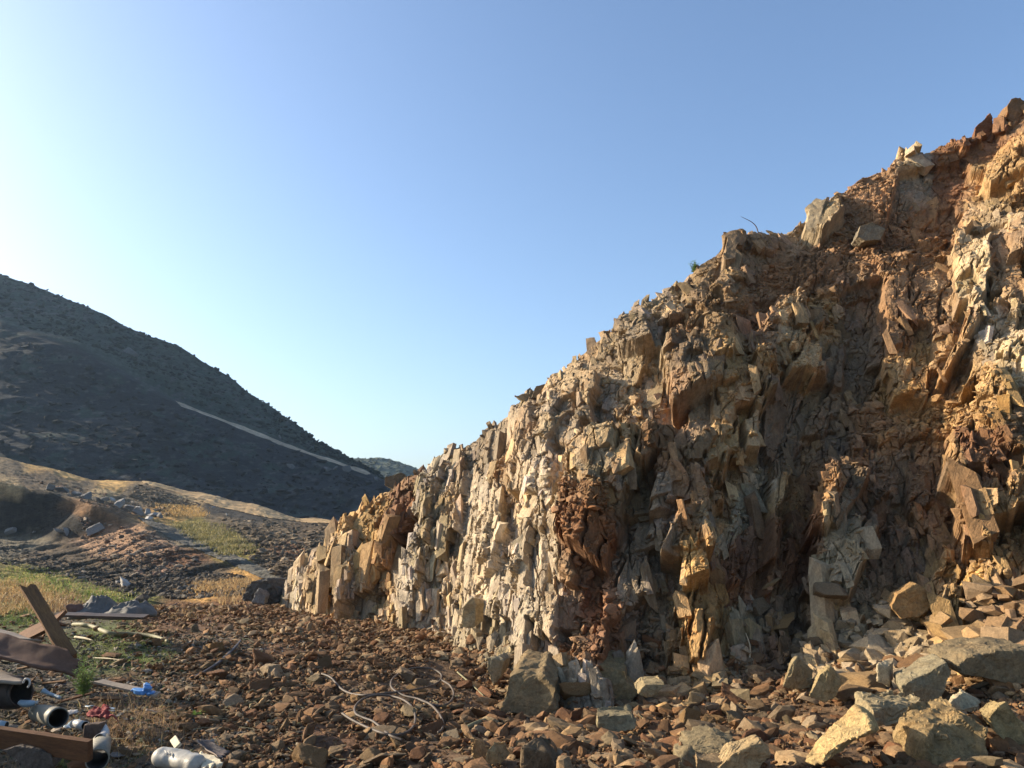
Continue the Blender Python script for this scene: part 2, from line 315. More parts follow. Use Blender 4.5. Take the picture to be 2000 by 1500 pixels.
# faces read off the cliff one by one: polygon, outward offset (m), slope along U, slope along V, colour (shade of recesses and right sides included)
FACES = [
 ([(560,1190),(600,1100),(632,1088),(640,1120),(610,1195)], .10, .30, -.1, 'pale'),
 ([(640,1190),(655,1100),(690,1050),(730,1060),(720,1130),(700,1195)], .12, .2, -.1, 'ochrep'),
 ([(700,1050),(730,1000),(765,945),(775,1000),(765,1100),(735,1110)], .10, .35, -.1, 'ochreb'),
 ([(770,950),(820,930),(822,1000),(790,1100),(770,1180),(765,1050)], -.22, -.12, 0, 'rust'),
 ([(782,1195),(795,1060),(826,980),(845,985),(842,1210)], .22, .45, -.05, 'palegrey'),
 ([(845,985),(895,975),(902,1090),(846,1095)], .05, -.35, -.02, 'greygreen'),
 ([(846,1095),(900,1090),(905,1180),(846,1190)], -.12, -.2, .15, 'tan'),
 ([(835,975),(840,915),(900,878),(905,970)], .10, .1, -.05, 'palegrey'),
 ([(905,1190),(900,1010),(925,900),(990,960),(975,1150),(940,1190)], .18, .3, -.06, 'pale'),
 ([(925,900),(940,840),(985,835),(985,905),(950,930)], .05, .4, .1, 'grey'),
 ([(990,920),(992,800),(1010,790),(1092,800),(1085,860),(1060,900),(1030,985)], .34, .12, -.05, 'tangrey'),
 ([(1092,800),(1150,790),(1160,840),(1110,880),(1080,880)], .10, -.2, -.05, 'tangrey'),
 ([(1040,950),(1070,850),(1085,855),(1085,960),(1050,1010)], .40, .35, -.08, 'pale'),
 ([(990,1130),(1010,1010),(1060,960),(1080,1010),(1065,1130),(1020,1180)], .16, .3, -.05, 'pale'),
 ([(930,1170),(1000,1090),(1060,1130),(1060,1290),(1010,1270)], .22, .25, -.10, 'pale'),
 ([(1060,1290),(1060,1120),(1085,1010),(1120,960),(1112,1120),(1098,1310)], .38, .42, -.06, 'pale'),
 ([(1098,1310),(1112,1120),(1122,980),(1200,1000),(1215,1120),(1190,1330)], -.25, -.35, .02, 'rust'),
 ([(1110,970),(1125,870),(1160,845),(1165,980),(1130,985)], .22, .3, -.05, 'palegrey'),
 ([(1165,845),(1200,840),(1212,900),(1205,990),(1165,975)], .30, -.1, -.05, 'greygreen'),
 ([(1212,870),(1260,830),(1262,960),(1235,1000),(1215,960)], .18, .35, -.05, 'tan'),
 ([(1090,760),(1100,720),(1150,680),(1180,700),(1170,790),(1100,800)], .22, .15, -.05, 'tan'),
 ([(1185,700),(1225,650),(1300,615),(1285,680),(1230,740),(1190,760)], .12, .1, -.1, 'tangrey'),
 ([(1240,760),(1242,700),(1300,655),(1330,660),(1290,740),(1260,790)], .28, .25, -.15, 'tan'),
 ([(1210,1220),(1205,1100),(1230,960),(1310,950),(1330,1120),(1320,1230)], -.18, -.25, .03, 'grey'),
 ([(1200,1180),(1225,1110),(1300,1120),(1310,1250),(1260,1200)], -.05, -.15, .05, 'grey'),
 ([(1330,1230),(1330,1150),(1360,1110),(1420,1150),(1430,1290),(1340,1300)], .30, .30, -.10, 'ochreb'),
 ([(1270,860),(1300,760),(1350,750),(1345,870),(1290,930)], .10, -.5, -.02, 'brown'),
 ([(1345,920),(1340,800),(1385,740),(1380,950)], -.05, -.6, 0, 'browngrey'),
 ([(1380,990),(1385,800),(1400,720),(1440,730),(1445,960),(1420,1060)], .25, .35, -.03, 'ochre'),
 ([(1440,960),(1450,830),(1500,760),(1490,830),(1470,960)], .30, .1, -.05, 'ochrep'),
 ([(1488,940),(1500,770),(1512,755),(1545,745),(1540,940)], -.12, -.30, .0, 'greydark'),
 ([(1546,940),(1546,745),(1590,790),(1600,850),(1575,930)], -.30, -.45, .0, 'greydark'),
 ([(1500,760),(1560,700),(1610,640),(1625,650),(1580,740),(1540,750)], .42, .2, -.1, 'ochrep'),
 ([(1580,740),(1625,655),(1650,660),(1645,790),(1600,840)], .02, -.5, .0, 'greydark'),
 ([(1650,560),(1715,540),(1720,700),(1700,780),(1660,740)], -.65, -.3, .0, 'greydark'),
 ([(1715,520),(1790,500),(1860,520),(1880,640),(1800,640),(1730,700)], .12, -.2, -.03, 'brown'),
 ([(1848,450),(1900,440),(1935,470),(1930,640),(1885,640)], .38, .30, -.03, 'cream'),
 ([(1935,470),(1990,430),(2010,620),(1960,640),(1935,600)], .15, -.4, 0, 'brown'),
 ([(1935,650),(1990,600),(2040,560),(2040,800),(1970,795)], .42, .30, -.03, 'cream'),
 ([(1720,700),(1800,650),(1900,660),(1940,760),(1860,800),(1730,780)], .05, -.15, -.1, 'ochre'),
 ([(1838,880),(1850,900),(1880,960),(1875,1000),(1840,960)], .50, .6, 0, 'ochre'),
 ([(1850,885),(1955,895),(1960,970),(1885,985)], .55, -.5, .02, 'rust'),
 ([(1838,872),(1850,860),(1950,870),(1958,895),(1850,888)], .42, -.3, -.9, 'ochre'),
 ([(1700,880),(1830,860),(1840,960),(1770,1000),(1720,960)], -.25, -.4, .1, 'greydark'),
 ([(1960,800),(2060,790),(2060,1010),(1985,960)], -.4, -.3, .3, 'greydark'),
 ([(1640,1000),(1700,960),(1760,1000),(1780,1150),(1720,1180),(1690,1060)], .02, -.4, .0, 'greydark'),
 ([(1600,1180),(1620,1080),(1650,980),(1690,1060),(1720,1190),(1660,1230)], .32, .3, -.06, 'greygreen'),
 ([(1535,1060),(1610,1040),(1612,1110),(1545,1150)], .36, -.5, .0, 'rust'),
 ([(1545,1210),(1560,1140),(1600,1120),(1605,1200),(1590,1260)], .20, -.5, .0, 'browngrey'),
 ([(1420,1170),(1430,1060),(1490,1010),(1530,1050),(1510,1170)], .0, -.2, .0, 'rust'),
 ([(1480,1000),(1530,930),(1560,900),(1580,960),(1550,1040)], .22, .2, -.1, 'ochre'),
 ([(1690,1270),(1700,1210),(1790,1180),(1850,1170),(1850,1260),(1760,1290)], .35, .3, -.15, 'cream'),
 ([(1862,1250),(1865,1150),(1900,1090),(1930,1110),(1900,1230)], .35, .25, -.05, 'ochreb'),
 ([(1860,1170),(1830,1150),(1800,1090),(1850,1070),(1880,1110)], .30, .1, -.3, 'ochre'),
 ([(1900,1090),(1940,1030),(2020,1000),(2030,1090),(1960,1110)], .2, .2, -.3, 'ochre'),
 ([(1560,470),(1580,400),(1640,380),(1650,430),(1600,480)], .25, .25, -.1, 'greygreen'),
 ([(1770,380),(1772,330),(1830,320),(1825,370)], .2, .1, -.1, 'tangrey'),
 ([(1900,330),(1950,280),(2010,250),(2010,330),(1930,380)], .2, .2, -.1, 'ochre'),
 ([(1375,530),(1380,480),(1440,465),(1440,520)], .15, .1, -.1, 'browngrey'),
]
flat = np.zeros((NT, NS))
for poly, off, ga, gb, cn in FACES:
    m = inpoly(QX, QY, poly)
    if not m.any(): continue
    uc, vc = U[m].mean(), V[m].mean()
    H[m] = .62 * off + (.55 * ga if ga > 0 else .7 * ga) * (U[m] - uc) + gb * (V[m] - vc) + .25 * h2[m]
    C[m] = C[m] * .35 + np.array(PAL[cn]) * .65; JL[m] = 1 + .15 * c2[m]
    flat[m] = 1 if poly[0][0] > 850 else 0
# slabs and flakes split off along the joints
UM = U[NT // 3]
def slabs(n, wr, hr, thick, seed, lean=(-.18, .14), notch=.16, skipflat=.5, tmax=1.25, soilp=.5, jit=.3):
    r = np.random.default_rng(seed)
    for k in range(n):
        ci = r.integers(0, NS - 90) if r.random() < .93 else r.integers(0, NS)
        rj = int(r.random() * (NT - 62)) if r.random() < .95 else int(r.integers(0, NT))
        if flat[rj, ci] and r.random() < skipflat: continue
        if soil[rj, ci] and r.random() > soilp: continue
        w = math.exp(r.uniform(math.log(wr[0]), math.log(wr[1]))); h = w * r.uniform(*hr)
        if soil[rj, ci]: w *= .5; h = w * r.uniform(.5, 1.3)
        uc, vc = U[rj, ci], V[rj, ci]
        i0, i1 = np.searchsorted(UM, [uc - w - .3 * h, uc + w + .3 * h]); j0, j1 = np.searchsorted(V[:, ci], [vc - h, vc + h])
        if i1 - i0 < 2 or j1 - j0 < 2: continue
        sl = np.s_[j0:j1, i0:i1]; le = r.uniform(*lean)
        b = V[sl] - vc; a = (U[sl] - uc) + le * b
        k1, k2, k3, k4 = r.normal(0, .22, 4); top = h * .5
        d = np.minimum.reduce([a * 1 + w * .5 + k1 * b * .25, w * .5 - a + k2 * b * .25, top - b + k3 * a * 1.6, b + top + k4 * a * 1.6,
                               (w + h) * .36 - (a * r.choice([-1, 1]) + b) * .7])
        m = d > 0
        if not m.any(): continue
        th = thick * w * r.uniform(.25, 1.0); ga = r.uniform(.0, .6); g2_ = -r.uniform(.1, 1.1); gb = r.uniform(-.35, .2); rd_ = a + r.uniform(-.35, .35) * w + r.uniform(-.3, .3) * b
        pl = H[rj, ci] + np.minimum(ga * rd_, g2_ * rd_) + gb * b
        if r.random() < .33: pl = np.minimum(pl, H[rj, ci] + th * .4 - r.uniform(.4, 1.0) * (b - r.uniform(0, .35) * h + r.uniform(-.5, .5) * a))
        cj = 1 + r.normal(0, jit * .45); wm = r.normal(0, .35)
        if r.random() < notch: new = np.minimum(H[sl], pl - th * .9); chg = m & (new < H[sl])
        else: new = np.maximum(H[sl], pl + th * np.minimum(1, .55 + d / (w * .12))); chg = m & (new > H[sl])
        H[sl] = np.where(chg, new, H[sl]); js = JL[sl]; js[chg] = (js[chg] - 1) * .6 + cj; ws = JW[sl]; ws[chg] = ws[chg] * .6 + wm
slabs(620, (.26, .8), (1.3, 3.2), .34, 101, lean=(-.3, .2), skipflat=.8)
slabs(2000, (.10, .30), (1.1, 3.2), .42, 102, skipflat=.85, lean=(-.35, .25))
# open cracks
r = np.random.default_rng(5)
for k in range(420):
    ci = r.integers(0, NS - 90); rj = int(r.random() * (NT - 120)); L = r.uniform(.15, .9); uc, vc = U[rj, ci], V[rj, ci]
    i0, i1 = np.searchsorted(UM, [uc - .4, uc + .4]); j0, j1 = np.searchsorted(V[:, ci], [vc - L / 2, vc + L / 2]); sl = np.s_[j0:j1, i0:i1]
    if i1 - i0 < 3 or j1 - j0 < 3: continue
    a = U[sl] - uc + r.uniform(-.25, .2) * (V[sl] - vc) + .07 * fbm(V[sl] * 6 + k, V[sl] * 0, 3, k)
    H[sl] -= r.uniform(.05, .16) * np.exp(-(a / r.uniform(.006, .014)) ** 2)
for _ in range(4):                                          # no sheer extrusions: every drop gets a broken, steep side
    k_ = .040 + .02 * n2(U * 7, V * 7, _)
    H[:, 1:] = np.minimum(H[:, 1:], H[:, :-1] + k_[:, 1:]); H[:, :-1] = np.minimum(H[:, :-1], H[:, 1:] + k_[:, 1:])
    H[1:] = np.minimum(H[1:], H[:-1] + k_[1:]); H[:-1] = np.minimum(H[:-1], H[1:] + k_[1:])
slabs(1400, (.10, .30), (1.0, 3.2), .36, 105, skipflat=.9, lean=(-.4, .3))
def calm(lo, hi, amt):
    global H
    Hb = H.copy()
    for _ in range(3):
        Hb[:, 1:-1] = .25 * Hb[:, :-2] + .5 * Hb[:, 1:-1] + .25 * Hb[:, 2:]; Hb[1:-1] = .25 * Hb[:-2] + .5 * Hb[1:-1] + .25 * Hb[2:]
    w_ = smooth(lo, hi, np.hypot(np.gradient(Hb, axis=0), np.gradient(Hb, axis=1))) * amt; H = H * (1 - w_) + Hb * w_
H = np.where(H < -.10, -.10 + (H + .10) * .35, H)
calm(.012, .03, .5)
slabs(6500, (.04, .12), (.6, 2.0), .42, 103, skipflat=.85, soilp=.9, lean=(-.4, .3))
slabs(6000, (.02, .05), (.6, 1.8), .6, 104, skipflat=.9, soilp=1.0, lean=(-.4, .3))
calm(.02, .045, .4)
def crackmap(c, dep, seed):
    global H
    e = np.zeros(c.shape, bool); e[:, 1:] |= np.abs(c[:, 1:] - c[:, :-1]) > 1e-9; e[1:] |= np.abs(c[1:] - c[:-1]) > 1e-9; e &= fbm(U * 1.7 + seed, V * 1.1, 3, seed) > -.12
    e2 = e.copy(); e2[:, 1:] |= e[:, :-1]; H = H - dep * e - .4 * dep * (e2 & ~e)
crackmap(c2, .035, 3); _, c3 = voro_planes(.24, .52, -.1, .05, (-.5, .3), (-.2, .1), 33, .2); crackmap(c3, .018, 8); _, c4 = voro_planes(.62, 1.9, .12, .05, (-.5, .3), (-.2, .1), 35, .2); crackmap(c4, .05, 9)
# cleavage relief, stretched down the dip, and grain
fl = fbm(U * 9 + .15 * V, V * 2.2, 4, 31); H += (.012 * np.round(fl * 5) / 5 * 2 + .006 * fbm(U * 26, V * 12, 3, 37)) * (1 - .7 * soil)
H += .010 * fbm(U * 40, V * 32, 2, 41) + soil * (.13 * fbm(U * 3, V * 3, 5, 43) + .06 * np.abs(fbm(U * 14, V * 14, 3, 44)))
tc_ = T[:, None]
top = smooth(.86, .97, tc_); H = H * (1 - .45 * top) - .05 * top; H = np.where(tc_ > .93, np.clip(H, -.5, .16), H)
low = 1 - smooth(-.03, .13, tc_); H = H * (1 - .35 * low) + (.20 + .22 * fbm(U * 1.2, U * 0 + 3, 3, 77)) * low
DR = NR * .5 + np.array((-.10, -.62, .22)) * np.clip(1 - back * 3, 0, 1)[..., None]; DR /= np.linalg.norm(DR, axis=2)[..., None]
H = H * (1 - .3 * (1 - smooth(900, 1250, PX)))
P = (B + DR * (H * edge_fade)[..., None]).reshape(-1, 3)
for fq, am in ((2.6, .022), (7.5, .012), (19, .008)):        # irregular in all three directions, so the sides of blocks are rough as well
    q_ = P * (fq, fq, fq * .6)
    P = P + am * np.stack([n3(q_, 201), n3(q_ + 31.7, 202), n3(q_ + 77.1, 203)], -1) * np.clip(edge_fade, .2, 1).repeat(1, 0).reshape(-1, 1) * 1.6
P = P.reshape(NT, NS, 3)
JL = np.clip(JL, .72, 1.3) * (1 + .22 * fbm(U * 2.5, V * 1.2, 4, 51)); JW = np.clip(JW, -1, 1)
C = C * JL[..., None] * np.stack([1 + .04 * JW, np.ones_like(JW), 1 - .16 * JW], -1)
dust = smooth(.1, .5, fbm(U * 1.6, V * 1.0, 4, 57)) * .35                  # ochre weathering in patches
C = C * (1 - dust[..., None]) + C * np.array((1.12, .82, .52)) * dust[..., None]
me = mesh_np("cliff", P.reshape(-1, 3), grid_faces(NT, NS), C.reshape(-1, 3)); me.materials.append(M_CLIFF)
CH = []
for q in range(34):
    rr_ = np.random.default_rng(1200 + q); bm = bmesh.new()
    for sx in (-1, 1):
        for sy in (-1, 1):
            for sz in (-1, 1):
                k = rr_.uniform(.42, 1.0, 3); bm.verts.new((sx * k[0], sy * k[1], sz * k[2]))
                if rr_.random() < .3: k = rr_.uniform(.3, 1.0, 3); bm.verts.new((sx * k[0], sy * k[1], sz * min(1.25, k[2] * 1.3)))
    h_ = bmesh.ops.convex_hull(bm, input=bm.verts); bmesh.ops.delete(bm, geom=list({g_ for g_ in h_["geom_interior"] + h_["geom_unused"] if isinstance(g_, bmesh.types.BMVert)}), context='VERTS')
    bmesh.ops.subdivide_edges(bm, edges=bm.edges[:], cuts=3, use_grid_fill=True); bmesh.ops.triangulate(bm, faces=bm.faces[:]); bm.verts.index_update()
    v = np.array([x.co[:] for x in bm.verts]); f = np.array([[w.index for w in x.verts] for x in bm.faces]); bm.free()
    v = v + .05 * np.stack([n3(v * 2.1 + q, q), n3(v * 2.1 + 40, q + 1), n3(v * 2.1 + 80, q + 2)], -1) + .03 * np.stack([n3(v * 6 + q, q), n3(v * 6 + 40, q + 1), n3(v * 6 + 80, q + 2)], -1); CH.append((v, f))
rb = np.random.default_rng(1300); NPc = np.cross(np.gradient(P, axis=1), np.gradient(P, axis=0)); NPc /= np.linalg.norm(NPc, axis=2)[..., None] + 1e-9
bv, bf, bc, bo = [], [], [], 0; kk = 0
for q in range(5600):
    j = rb.integers(6, NT - 70) if rb.random() < .94 else rb.integers(NT - 110, NT - 55); i = rb.integers(12, NS - 70)
    if flat[j, i] and rb.random() < .8: continue
    so = soil[j, i] > 0
    if so and rb.random() < .5: continue
    w = .028 * (1 - rb.random() * .985) ** (-1 / 2.3); w = min(w, .17) * (.6 if so else 1); hh_ = w * rb.uniform(1.3, 3.8) * (.6 if so else 1); tt_ = w * rb.uniform(.45, .9)
    n_ = NR[j, i] * .7 + NPc[j, i] * .3 + rb.normal(0, .14, 3); n_[2] *= .6; n_ /= np.linalg.norm(n_)
    up_ = np.array((-.12, .28, 1.0)) + rb.normal(0, .11, 3) * (3 if so or T[j] > .9 else 1); up_ -= n_ * (up_ @ n_); up_ /= np.linalg.norm(up_); sd_ = np.cross(up_, n_)
    v, f = CH[rb.integers(0, 34)]; M3 = np.stack([sd_ * w, n_ * tt_, up_ * hh_], 0)
    v = v @ M3 + P[j, i] - n_ * tt_ * rb.uniform(.25, .9)
    c_ = C[j, i] * rb.uniform(.78, 1.22) * np.array((1, 1, 1 + rb.normal(0, .06))); bv.append(v); bf.append(f + bo); bc.append(np.tile(c_, (len(v), 1))); bo += len(v)
bme = mesh_np("fractured_blocks", np.concatenate(bv), np.concatenate(bf), np.concatenate(bc)); bme.materials.append(M_CLIFF)
cliff = tag(link("cliff", me), "steep blasted rock cliff of brown, ochre and pale grey slabs", kind="structure"); blk = link("fractured_blocks", bme, None, cliff)

# ------------------------------------------------------------------ ground: near yard, basin, far terraces (profiles along lines of sight)
GP = {  # px: [(Y, py), ...]
 -900: [(3,1760),(5,1500),(12,1195),(18,1130),(26,1085),(36,1060),(46,1010),(54,930),(64,915),(78,888),(92,870)],
 -200: [(3,1760),(5,1512),(12,1192),(17,1125),(25,1090),(30,1110),(38,1085),(50.8,1047),(51.6,922),(62,910),(76,886),(94,874)],
 0: [(3,1765),(5,1515),(12,1192),(16,1142),(24,1096),(28,1120),(36,1102),(50.0,1050),(50.9,936),(60,926),(75,900),(95,888)],
 100: [(3,1765),(5,1515),(12,1194),(16,1152),(23,1118),(28,1135),(36,1108),(50,1052),(50.8,958),(60,945),(75,918),(95,912)],
 200: [(3,1765),(5,1515),(12,1196),(15,1170),(22,1152),(28,1148),(36,1112),(47.5,1048),(48.3,985),(60,965),(75,945),(95,938)],
 300: [(3,1765),(5,1515),(12,1198),(14,1186),(20,1178),(26,1160),(34,1118),(42,1045),(46,1030),(60,1000),(75,965),(95,940)],
 400: [(3,1765),(5,1515),(11,1215),(14,1188),(20,1180),(25,1168),(31,1130),(36,1084),(45,1058),(60,1018),(72,998),(95,962)],
 500: [(3,1765),(5,1515),(10,1235),(13,1187),(20,1180),(24,1160),(30,1125),(38,1085),(50,1048),(64,1018),(80,1000),(95,985)],
 600: [(3,1765),(5,1515),(10,1232),(14,1194),(20,1180),(28,1130),(40,1078),(52,1044),(66,1028),(82,1022),(95,1015)],
 750: [(3,1770),(5,1512),(9,1275),(12,1218),(20,1160),(28,1130),(40,1080),(60,1035),(75,1022),(95,1020)],
 1000: [(3,1770),(5,1505),(7,1402),(8.8,1310),(20,1150),(28,1120),(40,1080),(60,1035),(95,1020)],
 1150: [(3,1770),(5,1504),(7,1405),(7.9,1370),(20,1140),(40,1080),(60,1035),(95,1020)],
 1300: [(3,1770),(5,1500),(7,1398),(7.7,1362),(20,1140),(40,1080),(60,1035),(95,1020)],
 1700: [(3,1755),(5,1490),(6.5,1370),(7.8,1300),(20,1120),(40,1080),(60,1035),(95,1020)],
 2000: [(3,1740),(5,1480),(6.2,1355),(7.2,1285),(20,1120),(40,1080),(60,1035),(95,1020)],
 3200: [(3,1740),(5,1470),(6.2,1350),(7.2,1280),(20,1120),(40,1080),(60,1035),(95,1020)]}
gk = sorted(GP); RY = np.concatenate([np.linspace(2.2, 3, 6)[:-1], np.geomspace(3, 13.5, 420), np.geomspace(13.55, 100, 420)])
ZT = []
for k in gk:
    ys = np.array([p[0] for p in GP[k]], float); zz = at(k, np.array([p[1] for p in GP[k]]), ys)[:, 2]
    z = np.interp(RY, ys, zz)
    z1, z2_ = [np.convolve(np.pad(z, w // 2, 'edge'), np.hanning(w) / np.hanning(w).sum(), 'valid') for w in (27, 5)]; w_ = smooth(18, 30, RY); ZT.append(z1 * (1 - w_) + z2_ * w_)
ZT = np.array(ZT)                                            # (ncol, nring)
GQ = np.concatenate([np.linspace(-900, -60, 60)[:-1], np.linspace(-60, 860, 620), np.linspace(863, 2080, 420), np.linspace(2090, 3200, 50)])
CS = (GQ - 1000) / F_PX / CP                                 # X per metre of Y near the horizon
gi = np.clip(np.searchsorted(gk, GQ) - 1, 0, len(gk) - 2); gt = (GQ - np.array(gk)[gi]) / (np.array(gk)[gi + 1] - np.array(gk)[gi]); gt = gt * gt * (3 - 2 * gt) * .5 + gt * .5
Z = (ZT[gi] * (1 - gt[:, None]) + ZT[gi + 1] * gt[:, None]).T    # (nring, ncol)
GX = RY[:, None] * CS[None, :]; GY = RY[:, None] * np.ones((1, len(CS)))
near = 1 - smooth(11, 16, GY)
Z = Z + near * (.10 * fbm(GX * .8, GY * .8, 4, 61) + .035 * fbm(GX * 4, GY * 4, 4, 62)) + (1 - near) * (.20 * fbm(GX * .25, GY * .25, 5, 63) + .12 * np.abs(fbm(GX * .7 + GY * .2, GY * .5, 4, 64)) + .10 * fbm(GX * 2.2, GY * 2.2, 4, 65)) - smooth(27, 33, GY) * (1 - smooth(44, 52, GY)) * .30 * np.clip(.28 - np.abs(fbm(GX * .55 - GY * .22, GY * .12, 3, 67)), 0, 1) * 3
Z = Z + 1.25 * np.exp(-(((GX + 6.0) / 1.0) ** 2 + ((GY - 5.5) / 1.3) ** 2)) * (1 + .5 * fbm(GX * 2, GY * 2, 4, 66))  # unseen mound left of the view, added to shade the bottom left corner
tY = np.interp(GQ, qs, cc[:, 2])[None, :]; ap = smooth(-2.3, .4, GY - tY) * smooth(600, 1100, GQ)[None, :] * (.05 + .26 * smooth(1450, 1950, GQ)[None, :])
Z = Z + ap * np.clip(1 + .7 * fbm(GX * 1.3, GY * 1.3, 4, 68), .3, 2) * (1 - smooth(10, 14, GY))
GPt = np.stack([GX, GY, Z], -1); gpx, gpy = to_px(GPt)
EP = {'redbrown': (.16, .085, .045), 'brownsoil': (.16, .10, .056), 'greysoil': (.135, .11, .075), 'darksoil': (.095, .075, .052), 'green': (.105, .12, .035), 'yellowgreen': (.25, .22, .065), 'straw': (.48, .33, .14),
      'tanroad': (.56, .38, .19), 'greyroad': (.16, .15, .12), 'pink': (.33, .22, .15), 'bankshade': (.034, .033, .032), 'gold': (.50, .31, .11), 'paletan': (.44, .34, .20)}  # near-black paints shade on the cut bank and the strip below the road
GS = [(100,1480,'greysoil'),(60,1350,'darksoil'),(250,1280,'green'),(200,1250,'green'),(330,1420,'brownsoil'),(300,1330,'brownsoil'),(450,1440,'brownsoil'),(420,1260,'brownsoil'),(600,1250,'redbrown'),(700,1300,'brownsoil'),(550,1380,'greysoil'),(800,1260,'brownsoil'),(900,1400,'brownsoil'),
      (650,1440,'redbrown'),(1100,1450,'brownsoil'),(1400,1380,'brownsoil'),(1800,1450,'brownsoil'),(20,1190,'green'),(60,1160,'straw'),(110,1150,'yellowgreen'),(30,1130,'yellowgreen'),(200,1170,'yellowgreen'),(150,1200,'greysoil'),(330,1200,'redbrown'),(450,1190,'redbrown'),(540,1175,'brownsoil'),(260,1180,'green'),
      (100,1090,'darksoil'),(220,1130,'darksoil'),(30,1060,'greyroad'),(30,1000,'bankshade'),(120,1020,'bankshade'),(160,990,'brownsoil'),(220,1050,'pink'),(300,1060,'pink'),(360,1090,'redbrown'),(300,1130,'darksoil'),(400,1120,'darksoil'),(400,1150,'gold'),(470,1140,'gold'),(540,1150,'brownsoil'),
      (40,990,'bankshade'),(80,975,'bankshade'),(150,1020,'bankshade'),(20,1030,'bankshade'),(190,1000,'brownsoil'),(30,912,'greysoil'),(100,938,'darksoil'),(160,952,'greysoil'),(250,972,'greysoil'),(500,1005,'bankshade'),(430,992,'bankshade'),(550,1012,'greysoil'),(20,952,'paletan'),(60,940,'darksoil'),(60,905,'straw'),(140,925,'straw'),(220,950,'straw'),(110,950,'greysoil'),(200,965,'paletan'),(270,960,'greysoil'),(330,1000,'gold'),(360,985,'paletan'),(300,975,'greysoil'),(470,1000,'bankshade'),(380,1030,'yellowgreen'),(430,1060,'yellowgreen'),(470,1080,'yellowgreen'),(350,1045,'greyroad'),
      (440,1020,'greysoil'),(520,1040,'greysoil'),(560,1080,'redbrown'),(600,1030,'darksoil'),(640,1060,'greysoil'),(650,1100,'darksoil'),(520,1100,'greysoil'),(700,1050,'darksoil')]
gw = 9 * fbm(gpx / 26, gpy / 13, 4, 71); gw2 = 7 * fbm(gpx / 26 + 9, gpy / 13, 4, 72); GC = np.zeros(Z.shape + (3,)); wt = np.zeros(Z.shape)
for x, y, c in GS:
    w = 1 / (((gpx + gw - x) ** 2 * .35 + ((gpy + gw2 - y) * 1.4) ** 2) + 20) ** 3.2; GC += w[..., None] * np.array(EP[c]); wt += w
GC /= wt[..., None]
GC *= (1 + .5 * fbm(gpx / 9, gpy / 4, 4, 75))[..., None]; GC = GC * np.where(GY[..., None] > 15, np.array((1.32, 1.18, .98)), 1.0)
gme = mesh_np("ground", GPt.reshape(-1, 3), grid_faces(*Z.shape), GC.reshape(-1, 3), True); gme.materials.append(M_GROUND); gme.materials.append(M_FAR)
fi = (np.repeat(RY[:-1], Z.shape[1] - 1) > 13).astype(np.int32); gme.polygons.foreach_set("material_index", fi)
ground = tag(link("ground", gme), kind="structure")

def strip(name, poly, lift, colour, material):
    """a road or path laid on the ground: its own sheet just above it"""
    m = inpoly(gpx + gw * .25, gpy + gw2 * .12, poly) & (GY > 14)
    q = m[:-1, :-1] & m[1:, :-1] & m[:-1, 1:] & m[1:, 1:]
    f = grid_faces(*Z.shape)[q.ravel()]
    if not len(f): return None
    used, inv = np.unique(f, return_inverse=True); v = GPt.reshape(-1, 3)[used].copy(); v[:, 2] += lift
    c = np.ones((len(v), 3)) * np.array(colour) * (1 + .25 * fbm(v[:, 0] * 1.5, v[:, 1] * 1.5, 3, 5))[:, None]
    mm = mesh_np(name, v, inv.reshape(f.shape), c, True); mm.materials.append(material)
    return tag(link(name, mm), kind="structure")
strip("road", [(268,930),(300,932),(400,955),(520,990),(690,1026),(600,1022),(520,1012),(420,990),(340,962),(280,945)], .06, EP['tanroad'], M_FAR)
strip("path", [(262,1008),(300,1016),(400,1058),(480,1092),(575,1140),(530,1140),(440,1100),(350,1062),(300,1036)], .03, (.17, .155, .12), M_FAR)

# a wide apron so that the ground reaches the horizon everywhere
aa = np.linspace(0, 2 * math.pi, 97)[:-1]; rr = np.array([0.0, 3, 8, 20, 60, 150, 400, 800, 1200])
av = np.array([(r_ * math.cos(a), r_ * math.sin(a), -1.2 - .4 * min(r_, 60) / 20) for r_ in rr for a in aa])
af = np.array([[i * 96 + j, (i + 1) * 96 + j, (i + 1) * 96 + (j + 1) % 96, i * 96 + (j + 1) % 96] for i in range(len(rr) - 1) for j in range(96)])
am = mesh_np("plain", av, af, np.ones((len(av), 3)) * np.array((.16, .13, .09)), True); am.materials.append(M_FAR)
tag(link("terrain", am), kind="structure")

# ------------------------------------------------------------------ hills
def hill(name, keys, cols_, ny, xr, ncol, seed, dispa, bench=None):
    ks = sorted(keys); t = np.linspace(0, 1, ny); tab = []
    q = np.linspace(xr[0], xr[1], ncol); tabs = []
    allY, allP = [], []
    for k in ks:
        pts = keys[k]; tt = np.array([p[0] for p in pts], float); allY.append(np.interp(t, tt, [p[1] for p in pts])); allP.append(np.interp(t, tt, [p[2] for p in pts]))
    allY = np.array(allY); allP = np.array(allP)
    Yc = np.stack([np.interp(q, ks, allY[:, j]) for j in range(ny)]); Pc = np.stack([np.interp(q, ks, allP[:, j]) for j in range(ny)])
    for A in (Yc, Pc):
        kern = np.hanning(15); kern /= kern.sum()
        for j in range(ny): A[j] = np.convolve(np.pad(A[j], 7, 'edge'), kern, 'valid')
    PPx = q[None, :] * np.ones((ny, 1)); p = at(PPx, Pc, Yc)
    bk = np.clip((t - .92) / .08, 0, 1)[:, None]
    p[..., 2] -= bk ** 1.5 * 18; 
    m = p[..., 1]
    d = dispa * (1.6 * fbm(p[..., 0] / 22, p[..., 2] / 10 + m / 40, 5, seed, .55) + .5 * np.abs(fbm(p[..., 0] / 5, p[..., 2] / 3 + m / 9, 4, seed + 4)))
    p[..., 2] += d * (1 - .75 * (bench if bench is not None else 0))
    return p, PPx, Pc, t

